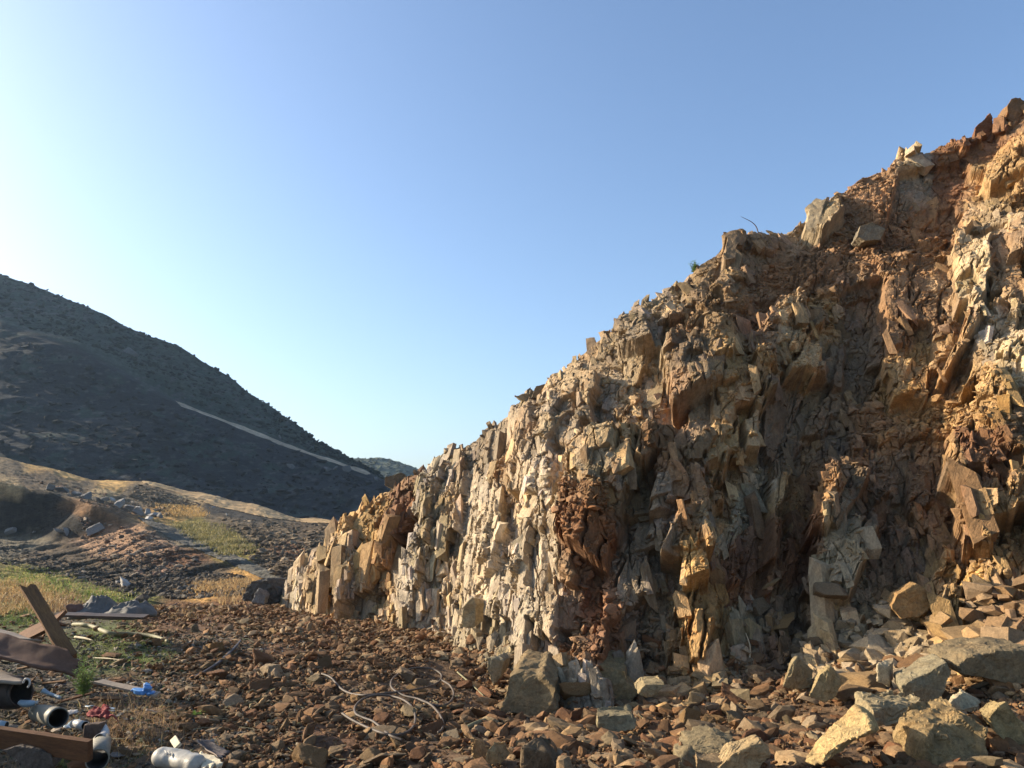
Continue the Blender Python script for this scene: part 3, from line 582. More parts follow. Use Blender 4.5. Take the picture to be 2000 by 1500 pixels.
HK = {  # px: [(t, Y, py)]   foot -> cut slope -> bench -> upper slope -> ridge -> behind
 -900: [(0,88,907),(.45,126,560),(.5,129,545),(.92,165,250),(1,200,250)],
 -300: [(0,90,902),(.45,128,590),(.5,130.5,577),(.92,175,430),(1,210,430)],
 0: [(0,90,915),(.45,125,640),(.5,127.5,627),(.92,168,540),(1,200,540)],
 150: [(0,90,952),(.45,123,690),(.5,125.5,676),(.92,166,590),(1,196,590)],
 250: [(0,90,967),(.45,121,738),(.5,124.5,727),(.92,163,637),(1,193,637)],
 350: [(0,91,982),(.45,120,790),(.5,127,784),(.92,160,672),(1,190,672)],
 450: [(0,92,1002),(.45,126,832),(.5,133,827),(.92,166,732),(1,196,732)],
 520: [(0,93,1022),(.45,126,858),(.5,132,854),(.92,162,793),(1,192,793)],
 620: [(0,94,1040),(.45,126,892),(.5,131,889),(.92,155,862),(1,180,862)],
 720: [(0,95,1050),(.45,126,924),(.5,129,921),(.92,145,918),(1,170,925)],
 780: [(0,96,1056),(.45,124,955),(.5,127,952),(.92,140,953),(1,165,970)],
 900: [(0,98,1062),(.45,122,1000),(.5,125,998),(.92,138,1005),(1,160,1020)],
 1100: [(0,98,1062),(.45,122,1030),(.5,125,1030),(.92,138,1035),(1,160,1040)]}
tH = np.linspace(0, 1, 420); bench = np.exp(-((tH - .475) / .035) ** 2)[:, None]
p, hx, hy, tt = hill("hill", HK, None, 420, (-900, 1100), 900, 81, .75, bench)
hpx, hpy = to_px(p)
gn = fbm(hx / 60, hy / 26, 5, 91); gn2 = fbm(hx / 14, hy / 5, 4, 93)
lower = np.array((.019, .022, .025)); upper = np.array((.042, .055, .038)); grn = np.array((.022, .036, .026)); rocky = np.array((.068, .064, .058))  # slope colours darkened, the lower one blued, to stand in for shade
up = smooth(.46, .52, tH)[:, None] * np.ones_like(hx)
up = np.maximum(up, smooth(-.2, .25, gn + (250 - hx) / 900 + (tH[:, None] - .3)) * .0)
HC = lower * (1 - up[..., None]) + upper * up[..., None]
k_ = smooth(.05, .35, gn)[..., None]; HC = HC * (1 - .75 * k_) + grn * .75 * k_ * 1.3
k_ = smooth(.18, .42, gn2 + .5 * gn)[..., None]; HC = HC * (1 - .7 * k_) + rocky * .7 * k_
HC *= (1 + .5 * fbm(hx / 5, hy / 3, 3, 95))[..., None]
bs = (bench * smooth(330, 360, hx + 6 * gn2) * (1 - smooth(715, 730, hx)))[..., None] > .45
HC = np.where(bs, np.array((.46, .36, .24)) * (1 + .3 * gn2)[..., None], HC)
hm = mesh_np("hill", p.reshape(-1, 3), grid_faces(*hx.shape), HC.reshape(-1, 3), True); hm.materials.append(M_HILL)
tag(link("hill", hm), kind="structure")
# far hill in the notch
HK2 = {560: [(0,330,1010),(.92,380,960),(1,420,970)], 660: [(0,330,1000),(.92,380,898),(1,420,905)], 710: [(0,330,1000),(.92,378,893),(1,420,900)], 745: [(0,330,1000),(.92,376,889),(1,420,896)], 785: [(0,330,1000),(.92,372,900),(1,410,905)],
       830: [(0,325,1005),(.92,368,922),(1,400,930)], 900: [(0,320,1010),(.92,360,960),(1,400,965)], 1000: [(0,310,1015),(.92,350,985),(1,400,990)], 1400: [(0,300,1015),(.92,350,998),(1,400,1000)]}
p2, hx2, hy2, _ = hill("far_hill", HK2, None, 120, (560, 1400), 500, 181, 1.2)
gn = fbm(hx2 / 20, hy2 / 8, 5, 191); HC2 = np.array((.09, .10, .065)) * (1 + .9 * gn)[..., None]
hm2 = mesh_np("far_hill", p2.reshape(-1, 3), grid_faces(*hx2.shape), HC2.reshape(-1, 3), True); hm2.materials.append(M_HILL)
tag(link("hill", hm2), kind="structure")

# ------------------------------------------------------------------ surfaces to stand things on
bpy.context.view_layer.update()
dg = bpy.context.evaluated_depsgraph_get()
TG = BVHTree.FromObject(ground, dg); TC = BVHTree.FromObject(cliff, dg)
EYE = Vector((0, 0, CAM_H))
def down(x, y):
    """highest surface under a point: (location, normal, on_cliff)"""
    a = TG.ray_cast(Vector((x, y, 40)), Vector((0, 0, -1))); c = TC.ray_cast(Vector((x, y, 40)), Vector((0, 0, -1)))
    if c[0] is not None and (a[0] is None or c[0].z > a[0].z): return c[0], c[1], True
    return a[0], a[1], False
def G(px, py, only_ground=False):
    """the point of the ground (or cliff) that the photo shows at this pixel"""
    d = (Vector(at(px, py, 10.0)) - EYE).normalized(); a = TG.ray_cast(EYE, d); c = (None,) * 4 if only_ground else TC.ray_cast(EYE, d)
    if c[0] is not None and (a[0] is None or c[3] < a[3]): return c[0]
    return a[0] if a[0] is not None else Vector(at(px, py, 10.0))
def A(px, py, Y): return Vector(at(px, py, Y))

# ------------------------------------------------------------------ rubble
LO = [rock_shape(1, 300 + i, 6, .0) for i in range(16)]
MD = [rock_shape(2, 340 + i, 8, .015) for i in range(18)]
def rub_col(px, py, n, r):
    gcl = np.array([PAL[k] for k in ('brown', 'soil', 'tan', 'browngrey', 'ochrep', 'greygreen', 'tangrey', 'rust', 'pale', 'grey')])
    w = np.array([.26, .27, .10, .11, .09, .03, .05, .11, .02, .02])
    c = gcl[r.choice(10, n, p=w / w.sum())]; return c * r.uniform(.5, 1.05, (n, 1)) * (.86, .78, .68)
def scatter(n, region, smin, smax, seed, alpha=2.0, protos=LO, cliff_ok=False, sink=.25, dens=None, pile=0.0):
    r = np.random.default_rng(seed); P_, S_, out = [], [], 0
    tries = 0
    while len(P_) < n and tries < n * 6:
        tries += 1
        y = math.sqrt(r.uniform(region[2] ** 2, region[3] ** 2)); px = r.uniform(region[0], region[1]); x = (px - 1000) / F_PX / CP * y
        if dens is not None and r.random() > dens(px, y): continue
        loc, nor, onc = down(x, y)
        if loc is None or (onc and (not cliff_ok or nor.z < .55)): continue
        s_ = smin * (1 - r.random() * (1 - (smin / smax) ** alpha)) ** (-1 / alpha)
        P_.append((x, y, loc.z + s_ * (.5 - sink) * .6 + pile * r.random() ** 2)); S_.append(s_)
    return np.array(P_), np.array(S_), r
def band(px, y):
    """how stony: the left corner is soil and weeds, the foot of the cliff is all stone"""
    d = float(smooth(150, 620, px)) * .9 + .12
    return d * min(1.0, max(.18, .62 + 2.2 * float(n2(px / 110.0, y * 1.25, 88))))
RUB = []
for n, reg, a, b, sd, al, pr in ((23000, (-500, 2250, 3.3, 14.5), .012, .045, 401, 1.9, LO), (17500, (100, 2250, 3.3, 8.8), .009, .035, 404, 1.8, LO), (4100, (0, 2250, 3.4, 14.0), .030, .09, 402, 2.6, MD), (750, (900, 2250, 3.5, 9), .06, .13, 403, 2.6, MD)):
    P_, S_, r_ = scatter(n, reg, a, b, sd, al, dens=band, pile=.03)
    RUB.append((merge_rocks(pr, P_, S_, rub_col(0, 0, len(P_), r_), r_)))
P_, S_, r_ = scatter(9000, (-60, 620, 4.2, 10), .008, .04, 406, 1.7, LO, pile=.01)
mix_ = np.array([(.10,.085,.06),(.16,.13,.085),(.07,.06,.05),(.22,.18,.12),(.30,.27,.22),(.11,.12,.06)]); RUB.append(merge_rocks(LO, P_, S_, mix_[r_.integers(0, 6, len(P_))] * r_.uniform(.6, 1.2, (len(P_), 1)), r_))
# stones piled against the foot of the cliff
P_ = []; S_ = []; r_ = np.random.default_rng(420)
toe = B[np.argmin(np.abs(T))]
for k in range(5200):
    i = r_.integers(30, NS - 90); off = abs(r_.normal(0, .38)); b_ = toe[i]; x, y = b_[0] - .45 * off + r_.normal(0, .08), b_[1] - off * .9 + .2
    loc, nor, onc = down(x, y)
    if loc is None or nor.z < .62: continue
    if onc:
        a_ = TG.ray_cast(Vector((x, y, 40)), Vector((0, 0, -1)))[0]
        if a_ is None or loc.z > a_.z + .16: continue
    s_ = .022 * (1 - r_.random() * .97) ** (-1 / 2.2); P_.append((x, y, loc.z + .08 * math.exp(-off / .3) * r_.random())); S_.append(min(s_, .11))
RUB.append(merge_rocks(MD, np.array(P_), np.array(S_), rub_col(0, 0, len(P_), r_), r_))
P_ = []; S_ = []; Q_ = []
for k in range(1500):
    i = int(r_.integers(250, NS - 90)); b_ = toe[i]; w_ = float(smooth(700, 1900, qs[i])); off = abs(r_.normal(0, .16 + .30 * w_)); x, y = b_[0] - .4 * off + r_.normal(0, .1), b_[1] - off + .12
    a_ = TG.ray_cast(Vector((x, y, 40)), Vector((0, 0, -1)))[0]
    if a_ is None: continue
    s_ = min(.17, .04 * (1 - r_.random() * .96) ** (-1 / 2.4)) * (.6 + .6 * w_); P_.append((x, y, a_.z + s_ * .25 + (.05 + .35 * w_) * math.exp(-off / .22) * r_.random())); S_.append(s_); Q_.append(C[int(NT * .08), i] * r_.uniform(.7, 1.05))
RUB.append(merge_rocks(CH, np.array(P_), np.array(S_), np.array(Q_), r_))
# crumbs and chips lying on ledges and on the earthy slopes of the cliff
r_ = np.random.default_rng(430); P_ = []; S_ = []; C_ = []
NP_ = np.cross(np.gradient(P, axis=1), np.gradient(P, axis=0)); NP_ /= np.linalg.norm(NP_, axis=2)[..., None] + 1e-9
k = 0
while len(P_) < 15000 and k < 260000:
    k += 1; j = r_.integers(10, NT - 58); i = r_.integers(10, NS - 60); so = soil[j, i] > 0
    if T[j] < .10 and r_.random() < .85: continue
    if NP_[j, i, 2] < (.52 if so else .68): continue
    if not so and r_.random() > .42: continue
    q_ = P[j, i]; s_ = (.016 if so else .013) * (1 - r_.random() * .985) ** (-1 / 2.1); s_ = min(s_, .075 if so else .045)
    P_.append(q_ + NP_[j, i] * s_ * .3); S_.append(s_); C_.append(C[j, i] * r_.uniform(.8, 1.3))
RUB.append(merge_rocks(LO, np.array(P_), np.array(S_), np.array(C_), r_, flat=.8))
v_ = []; f_ = []; c_ = []; o_n = 0
for a, b, c in RUB: v_.append(a); f_.append(b + o_n); c_.append(c); o_n += len(a)
me = mesh_np("rubble", np.concatenate(v_), np.concatenate(f_), np.concatenate(c_)); me.materials.append(M_RUBBLE)
tag(link("rubble", me), "brown broken stone rubble spread over the ground at the foot of the cliff", None, None, "stuff")
# far rubble on the basin floor and the terraces behind
def far_stones(polys, n, s0, s1, cols_, seed):
    r = np.random.default_rng(seed); P_ = []; S_ = []; C_ = []; t = 0
    while len(P_) < n and t < n * 30:
        t += 1; po, w = polys[r.integers(0, len(polys))], 0
        xs = [p[0] for p in po]; ys = [p[1] for p in po]; x, y = r.uniform(min(xs), max(xs)), r.uniform(min(ys), max(ys))
        if not inpoly(np.array([x]), np.array([y]), po)[0]: continue
        q_ = G(x, y, True)
        if q_.y < 13 or q_.y > 99: continue
        sz = s0 * (1 - r.random() * (1 - (s0 / s1) ** 2)) ** -.5
        P_.append((q_.x, q_.y, q_.z + sz * .15)); S_.append(sz); C_.append(np.array(cols_[r.integers(0, len(cols_))]) * r.uniform(.7, 1.3))
    return merge_rocks(LO, np.array(P_), np.array(S_), np.array(C_), r)
FS = [far_stones([[(0,1060),(60,1075),(200,1110),(330,1150),(280,1175),(180,1140),(0,1100)], [(200,1100),(450,1120),(540,1160),(330,1172)]], 3800, .035, .17, [(.12,.105,.085),(.18,.15,.11),(.28,.23,.17)], 501),
      far_stones([[(430,1010),(690,1030),(680,1090),(560,1140),(470,1080)], [(270,945),(400,985),(330,1010),(250,970)]], 3600, .06, .28, [(.17,.13,.085),(.26,.19,.12),(.36,.27,.17)], 502),
      far_stones([[(60,940),(140,945),(320,1000),(300,1016),(160,980)], [(150,1010),(300,1040),(400,1100),(300,1130),(170,1090)]], 1100, .05, .26, [(.26,.21,.16),(.38,.29,.20),(.33,.2,.13)], 503)]
v_ = []; f_ = []; c_ = []; o_n = 0
for a, b, c in FS: v_.append(a); f_.append(b + o_n); c_.append(c); o_n += len(a)
me = mesh_np("far_rubble", np.concatenate(v_), np.concatenate(f_), np.concatenate(c_)); me.materials.append(M_FAR)
tag(link("gravel", me), "dark broken stone strewn over the basin floor and terraces behind", None, None, "stuff")

# ------------------------------------------------------------------ single rocks
HI = [rock_shape(4, 600 + i, 6, .045) for i in range(14)]
HIM = []
for i, (v, f) in enumerate(HI):
    m_ = mesh_np("rock", v, f); m_.materials.append(M_ROCK); HIM.append(m_)
def rock(name, loc, sc, rot, colr, label, cat, group=None, var=0):
    o = link(name, HIM[var % 14]); o.location = loc; o.scale = sc; o.rotation_euler = rot; o.color = (*colr, 1)
    return tag(o, label, cat, group)
BIG = [
 ([(1566,1490,.05),(1590,1450,.12),(1630,1405,.2),(1670,1374,.25),(1692,1392,.12),(1703,1426,0),(1680,1440,-.05),(1650,1450,-.05),(1620,1475,-.05),(1604,1498,-.05)], 5.0, .22, (.50,.385,.21), "large pale tan slab tilted up to a point in the bottom right foreground", .7, (0,-.04), .18),
 ([(1398,1505),(1430,1472),(1490,1445),(1505,1455,.1),(1508,1480),(1478,1508),(1440,1530)], 4.9, .28, (.36,.285,.18), "pale grey slab with a rusty right end at the bottom edge", .8, (0,-.02), .05),
 ([(1322,1488),(1350,1455,.2),(1392,1428,.4),(1436,1440,.4),(1448,1472,.1),(1400,1490),(1370,1512),(1322,1505)], 5.1, .3, (.23,.195,.13), "blocky grey green rock with a dark face left of the pale slabs", .8, (0,0), .0),
 ([(1806,1502),(1808,1448),(1822,1418,.1),(1860,1408,.2),(1905,1400,.2),(1928,1425,.15),(1938,1505)], 4.9, .35, (.27,.205,.115), "big rough rectangular block of mossy brown stone near the bottom right corner", .9, (0,.05), .0),
 ([(1870,1300),(1890,1282),(1950,1272),(2050,1272),(2060,1330),(1990,1340),(1910,1325),(1880,1318)], 6.0, .5, (.21,.175,.12), "large flat grey slab lying at the right edge under the cliff", .9, (0,.03), .0),
 ([(1760,1340),(1800,1318),(1850,1292),(1857,1312),(1845,1350),(1830,1382),(1775,1382),(1762,1360)], 5.9, .35, (.24,.22,.165), "grey angular block with a slanting flat top below the flat slab", .85, (0,.03), .1),
 ([(1714,1298),(1738,1300),(1735,1340),(1714,1330)], 6.2, .16, (.47,.42,.32), "small pale cube of rock with one bright square face", .9, (0,.02), .12),
 ([(1580,1360),(1600,1318),(1620,1304),(1634,1318),(1645,1335),(1630,1362),(1610,1372)], 6.3, .25, (.34,.28,.17), "tan triangular rock standing upright behind the tilted slab", .75, (0,0), .1),
 ([(1530,1340),(1545,1300),(1556,1285),(1590,1310),(1585,1345),(1560,1350)], 6.9, .25, (.28,.24,.16), "brown grey wedge of rock beside the triangular rock", .7, (0,0), .08),
 ([(1842,1392),(1862,1365),(1878,1347,.1),(1915,1372,.1),(1918,1386),(1890,1392),(1868,1398),(1850,1400)], 5.4, .2, (.43,.39,.30), "pale grey rock with a rounded nose leaning on the brown rocks", .7, (0,0), .1),
 ([(1700,1408),(1705,1385),(1760,1378,.1),(1840,1388,.1),(1846,1402),(1800,1420),(1720,1420)], 5.35, .3, (.30,.26,.18), "long low weathered rock behind the tilted tan slab", .85, (0,.04), .0),
 ([(1925,1402),(1950,1378),(1965,1370),(1990,1400),(2020,1440),(1980,1460),(1940,1430)], 5.0, .25, (.32,.26,.15), "brown rock split into upright points at the right edge", .7, (0,0), .05),
 ([(1740,1185),(1752,1160),(1790,1140),(1815,1155),(1820,1185),(1795,1205),(1760,1208)], 7.3, .4, (.33,.22,.11), "rounded ochre boulder perched on the pale ledge at lower right", .75, (0,0), .1),
 ([(1360,1480),(1358,1505),(1480,1520),(1470,1498),(1420,1492)], 4.7, .2, (.26,.2,.13), "dark brown rock cut off by the bottom edge", .8, (0,0), 0),
 ([(1020,1500),(1022,1462),(1046,1440,.1),(1070,1470),(1090,1500),(1060,1515)], 4.9, .22, (.15,.115,.08), "dark brown jagged rock at the bottom edge under the coiled hose", .7, (0,0), .05),
 ([(915,1478),(918,1450),(926,1440,.05),(946,1488),(935,1500)], 5.0, .12, (.33,.24,.14), "thin upright pointed brown shard at the bottom edge", .6, (0,0), .05),
 ([(946,1490),(950,1464),(966,1446,.05),(970,1470),(985,1490),(970,1500)], 5.0, .14, (.38,.29,.17), "pale pointed shard with a dark right face beside the thin shard", .6, (0,0), .07),
 ([(1166,1422),(1166,1400),(1235,1395,.1),(1245,1405,.1),(1240,1425),(1200,1432)], 5.9, .2, (.24,.215,.15), "flat grey block with an even top in the middle of the rubble", .9, (0,.03), .0),
 ([(972,1396),(980,1372),(992,1322,.1),(1010,1308,.15),(1046,1318,.1),(1060,1312,.1),(1086,1345),(1082,1370),(1092,1388),(1050,1404),(1010,1398)], 7.3, .6, (.24,.19,.12), "fluted pale outcrop block standing at the foot of the cliff", .85, (0,.1), .1),
 ([(1156,1380),(1162,1340),(1160,1308),(1178,1296,.1),(1204,1304,.1),(1222,1312),(1226,1334),(1246,1352),(1226,1380),(1190,1386)], 7.6, .6, (.25,.205,.125), "pale grey outcrop block with a yellow lit left edge at the cliff foot", .85, (0,.1), .1),
 ([(950,1305),(952,1285),(975,1278,.1),(986,1290),(978,1325),(962,1340)], 7.6, .25, (.29,.265,.20), "grey wedge shaped rock below the pale cliff face", .75, (0,0), .06),
 ([(900,1225),(905,1185),(922,1168),(930,1180),(928,1225)], 9.3, .25, (.38,.33,.23), "upright pale block standing in front of the pale cliff face", .8, (0,0), .1),
 ([(1245,1355),(1260,1338),(1300,1336),(1285,1352),(1262,1362)], 6.7, .25, (.28,.24,.16), "flat tan slab lying on the earth beneath the dark recess", .9, (0,.03), .0),
 ([(1003,757),(1030,752),(1045,757),(1043,766),(1020,768)], 11.9, .5, (.27,.24,.19), "thin flat slab jutting over the edge on top of the cliff", .8, (0,0), .1),
 ([(1038,765),(1046,742),(1066,736),(1070,768)], 12.0, .4, (.19,.165,.13), "dark upright block on the cliff top behind the jutting slab", .8, (0,0), .1),
 ([(1968,240),(1967,215),(1975,201),(1992,198),(2004,206),(2002,235),(1985,250)], 12.0, .5, (.22,.145,.09), "rounded brown boulder on the skyline at the top right corner", .75, (0,0), .05),
 ([(1902,290),(1905,265),(1934,236),(1942,258),(1945,290)], 12.3, .35, (.19,.10,.06), "dark red pointed rock on the skyline below the top boulder", .6, (0,0), .05),
 ([(1345,735),(1350,716),(1362,712),(1366,728),(1358,740)], 10.6, .2, (.42,.37,.32), "small whitish rock lodged in the brown cliff face", .7, (0,0), .05),
 ([(1673,462),(1680,440),(1705,432),(1728,448),(1722,468),(1690,470)], 11.3, .4, (.22,.20,.17), "dark grey boulder resting on the earthy upper slope", .8, (0,0), .05),
 ([(750,958),(752,940),(785,932),(800,945),(798,962),(770,966)], 12.9, .5, (.15,.135,.11), "dark rounded rock capping the orange outcrop at the left end of the cliff", .8, (0,0), .0),
]
r_ = np.random.default_rng(700); cnt = 0; placed = []
cn_ = ['brown', 'tan', 'browngrey', 'ochrep', 'greygreen', 'tangrey', 'ochre', 'pale', 'rust', 'grey']
for tr in range(4000):
    if cnt >= 200: break
    px = r_.uniform(420, 2050); y = 4.5 + 4.6 * r_.random() ** 1.2
    if r_.random() > (.1 + .9 * float(smooth(900, 1700, px))): continue
    x = (px - 1000) / F_PX / CP * y; loc, nor, onc = down(x, y)
    if loc is None or (onc and nor.z < .7) or loc.z > .9: continue
    s_ = (.05 + .085 * r_.random() ** 2.6) * (1 + .35 * float(smooth(1200, 1800, px)))
    if any((x - a) ** 2 + (y - b) ** 2 < (.9 * (s_ + c)) ** 2 for a, b, c in placed): continue
    zx, zy = to_px(np.array([x, y, loc.z + s_ * .4]))
    if any(f_[1] + .9 > y - .1 and min(q[0] for q in f_[0]) - 30 < zx < max(q[0] for q in f_[0]) + 30 and min(q[1] for q in f_[0]) - 25 < zy < max(q[1] for q in f_[0]) + 60 for f_ in BIG): continue
    placed.append((x, y, s_)); c = np.array(PAL[cn_[r_.integers(0, 10)]]) * r_.uniform(.65, 1.0) * (1, .93, .82)
    rock("rock", (x, y, loc.z + s_ * .18), (s_ * r_.uniform(.8, 1.3), s_ * r_.uniform(.7, 1.1), s_ * r_.uniform(.4, .8)), (r_.uniform(-.4, .4), r_.uniform(-.4, .4), r_.uniform(0, 6.3)), c,
         "angular broken rock lying loose in the rubble below the cliff", "rock", "loose rocks in the rubble below the cliff", int(r_.integers(0, 14))); cnt += 1

def skyline(px, y0=100):
    for y in range(y0, 1200, 2):
        d = (Vector(at(px, y, 10.0)) - EYE).normalized(); c = TC.ray_cast(EYE, d)
        if c[0] is not None: return c[0], y
    return A(px, 900, 12), 900
def slab(name, front, Y, depth, colr, label, cat="rock", taper=.75, lift=(0, 0), skew=0.0, rough=.02, cuts=4, group=None, seed=1):
    """a block whose near face has this outline: front = [(px, py, dY)], depth in metres away from the viewer"""
    pts = [A(p[0], p[1], Y + (p[2] if len(p) > 2 else 0)) for p in front]; c = sum(pts, Vector()) / len(pts)
    back = [c + (p - c) * taper + Vector((lift[0] + skew, depth, lift[1])) for p in pts]
    bm = bmesh.new(); a = [bm.verts.new(p - c) for p in pts]; b = [bm.verts.new(p - c) for p in back]; n = len(a)
    bm.faces.new(a); bm.faces.new(b[::-1])
    for i in range(n): bm.faces.new((a[i], b[i], b[(i + 1) % n], a[(i + 1) % n]))
    bmesh.ops.recalc_face_normals(bm, faces=bm.faces); bmesh.ops.triangulate(bm, faces=bm.faces)
    bmesh.ops.recalc_face_normals(bm, faces=bm.faces); t_ = bpy.data.meshes.new("t"); bm.to_mesh(t_); bm.free(); o_t = bpy.data.objects.new("t", t_); S.collection.objects.link(o_t)
    ext = np.ptp(np.array([v.co[:] for v in t_.vertices]), axis=0); md = o_t.modifiers.new("r", 'REMESH'); md.mode = 'VOXEL'; md.voxel_size = max(.006, float(np.sort(ext)[1:].mean()) / 42); md.adaptivity = 0
    bpy.context.view_layer.update(); e_t = o_t.evaluated_get(bpy.context.evaluated_depsgraph_get()); bm = bmesh.new(); bm.from_mesh(e_t.to_mesh()); e_t.to_mesh_clear(); bpy.data.objects.remove(o_t); bpy.data.meshes.remove(t_)
    bm.normal_update(); V_ = np.array([v.co[:] for v in bm.verts]); Nn = np.array([v.normal[:] for v in bm.verts])
    k = n3(V_ * 4 + seed * 3.1, seed) + .6 * n3(V_ * 11 + seed, seed + 2) + .35 * n3(V_ * 28, seed + 4)
    rr_ = np.random.default_rng(seed + 50); ax = rr_.normal(size=3); ax /= np.linalg.norm(ax); al = (V_ @ ax)[:, None] * ax       # cleavage: flakes step across one direction
    e_ = n3((V_ - .8 * al) * 9 + seed, seed + 7) + .5 * n3((V_ - .7 * al) * 21, seed + 8)
    V_ = V_ + Nn * (k * rough * 1.6 + np.round(e_ * 6) / 6 * rough * 1.9)[:, None]
    for v, q in zip(bm.verts, V_): v.co = q
    m_ = bpy.data.meshes.new(name); bm.to_mesh(m_); bm.free(); m_.materials.append(M_ROCK)
    o = link(name, m_); o.location = c; o.color = (*colr, 1)
    return tag(o, label, cat, group)
for i, (fr, Y, dp, co, lb, tp, lf, sk_) in enumerate(BIG):
    co = (co[0], co[1] * .90, co[2] * .72)
    if max(q[1] for q in fr) > 1345:
        lo_ = max(fr, key=lambda q: q[1]); Y = min(Y, G(lo_[0], lo_[1] - 8, True).y - (.3 if i == 0 else .1))
    if i in (23, 24, 25, 26, 29):
        xm = sum(q[0] for q in fr) / len(fr); yb = max(q[1] for q in fr); hit, ys = skyline(xm if i != 23 else xm + 14); Y = hit.y - .05; dy_ = (ys + 10) - yb if abs(ys - yb) < 60 else 0; fr = [(q[0], q[1] + dy_, *q[2:]) for q in fr]
    slab("boulder" if i in (25, 28, 12) else "rock", fr, Y, dp, co, lb, "boulder" if i in (25, 28, 12) else "rock", tp, lf, sk_, .016 if i not in (3, 10) else .030, seed=i)
# boulders out in the basin and on the terraces, each where the photo has it: px, py, half width px, colour, label
MB_ = [(22,1036,9,.2,"pale boulder at the left edge below the dark bank"),(67,1038,4,.22,"tiny pale stone right of the left edge boulder"),(115,1036,7,.17,"grey boulder at the foot of the dark bank"),(131,1037,6,.2,"small pale boulder beside the grey boulder under the bank"),
 (187,1032,14,.2,"largest grey boulder lying on the slope under the cut rim"),(98,954,8,.17,"leftmost grey boulder on the rim of the cut bank"),(120,955,9,.14,"dark grey boulder second along the rim of the cut bank"),(149,964,9,.18,"grey boulder with flat top on the rim above the brown wall"),
 (170,968,12,.16,"broad dark boulder on the rim above the brown wall"),(190,976,9,.14,"darker boulder against the broad one on the rim"),(203,974,7,.2,"small boulder behind the dark ones on the rim"),(220,975,6,.42,"white topped small boulder midway along the rim"),(231,984,11,.26,"long pale boulder midway along the rim"),
 (253,990,10,.25,"pale flat boulder where the rim turns down"),(270,992,7,.36,"whitish upright boulder in the rim heap"),(272,1001,10,.24,"tilted pale boulder low in the rim heap"),(289,1002,8,.23,"grey boulder in the middle of the rim heap"),(301,1004,9,.27,"pale slab shaped boulder at the right end of the rim heap"),
 (291,1012,6,.5,"whitest small boulder below the rim heap"),(312,1008,6,.2,"last small grey boulder of the rim heap"),(243,1139,10,.42,"long white rock on the dark basin floor"),(230,1136,5,.32,"small pale rock left of the long white rock"),
 (417,990,3,.3,"tiny pale stone left on the dark strip below the road"),(443,1005,3,.32,"tiny pale stone right on the dark strip below the road"),(288,1196,9,.45,"pale whitish broken concrete lump beside the grey tarpaulin")]
for i, (px, py, hw, alb, lb) in enumerate(MB_):
    q = G(px, py + hw * .5, True); s_ = hw / F_PX * q.y * .95
    rock("boulder", (q.x, q.y, q.z + s_ * .35), (s_ * 1.15, s_ * .9, s_ * .72), (.2 * (i % 3 - 1), .25 * (i % 4 - 1.5), i * 1.7), (alb, alb * .94, alb * .85), lb, "boulder", "boulders in the basin and on the rim" if i < 24 else None, i * 5 + 2)
# pale outcrops low on the shaded hill
TH = BVHTree.FromObject(bpy.data.objects["hill"], dg)
for i, (px, py, hw, lb) in enumerate([(568,913,9,"pale outcrop furthest left in the row of hillside boulders"),(637,919,7,"pale tilted hillside boulder left of a close pair"),(654,917,6,"small pale boulder of the close pair on the shaded hill"),(676,919,9,"roundest pale boulder on the shaded hill"),(734,938,4,"tiny pale boulder near the lower right end of the shaded hill"),
                                       (255,693,13,"pale rock patch high on the shaded hill"),(547,855,4,"tiny whitish rock beside the sunlit bench line")]):
    d = (Vector(at(px, py, 10.0)) - EYE).normalized(); h = TH.ray_cast(EYE, d)
    if h[0] is None: continue
    s_ = hw / F_PX * h[0].y
    rock("boulder", h[0] + Vector((0, 0, s_ * .2)), (s_, s_ * .8, s_ * .8), (.2, .3 * (i % 3), i * 1.3), (.13, .13, .125), lb, "boulder", "boulders on the shaded hill", i * 3 + 1)
q = G(500, 1172, True)
slab("boulder", [(472,1172),(478,1150),(492,1134),(520,1132),(540,1150),(548,1176),(510,1182)], 14.6, 1.0, (.085,.08,.07), "large dark boulder on the lip left of the cliff", "boulder", .8, (0,0), .2, .03, 4, None, 77)
slab("boulder", [(492,1176),(496,1158),(508,1150),(518,1166),(516,1180)], 14.2, .4, (.19,.185,.175), "light grey rock leaning against the large dark boulder", "boulder", .7, (0,0), .0, .02, 3, None, 78)

# ------------------------------------------------------------------ dumped junk in the left foreground
def simple(name, colr, rough=.6, metal=0.0, dirt=.5, dirtcol=(.13, .09, .055), sc=6.0, stretch=(1, 1, 1), bump=.2, spec=.35, grain=0.0, trans=0.0):
    m, t, b = mat(name); tc = N(t, "ShaderNodeTexCoord"); mp = N(t, "ShaderNodeMapping"); mp.inputs["Scale"].default_value = stretch
    t.links.new(tc.outputs["Object"], mp.inputs[0])
    n = N(t, "ShaderNodeTexNoise", Scale=sc, Detail=8.0, Roughness=.7, Distortion=.4); t.links.new(mp.outputs[0], n.inputs["Vector"])
    n_ = N(t, "ShaderNodeTexNoise", Scale=sc * 6, Detail=6.0, Roughness=.7); t.links.new(mp.outputs[0], n_.inputs["Vector"])
    c = mixc(t, 'MIX', ramp(t, n.outputs[0], [(.38, g(0)), (.68, g(dirt))]), (*colr, 1), (*dirtcol, 1))
    c = mixc(t, 'MULTIPLY', 1.0, c, ramp(t, n_.outputs[0], [(.3, g(1 - .25 - grain)), (.65, g(1.12))]))
    t.links.new(c, b.inputs["Base Color"]); b.inputs["Roughness"].default_value = rough; b.inputs["Metallic"].default_value = metal; b.inputs["Specular IOR Level"].default_value = spec
    if trans: b.inputs["Transmission Weight"].default_value = trans
    bu = N(t, "ShaderNodeBump", Strength=bump, Distance=.01); t.links.new(n_.outputs[0], bu.inputs["Height"]); t.links.new(bu.outputs[0], b.inputs["Normal"])
    return m
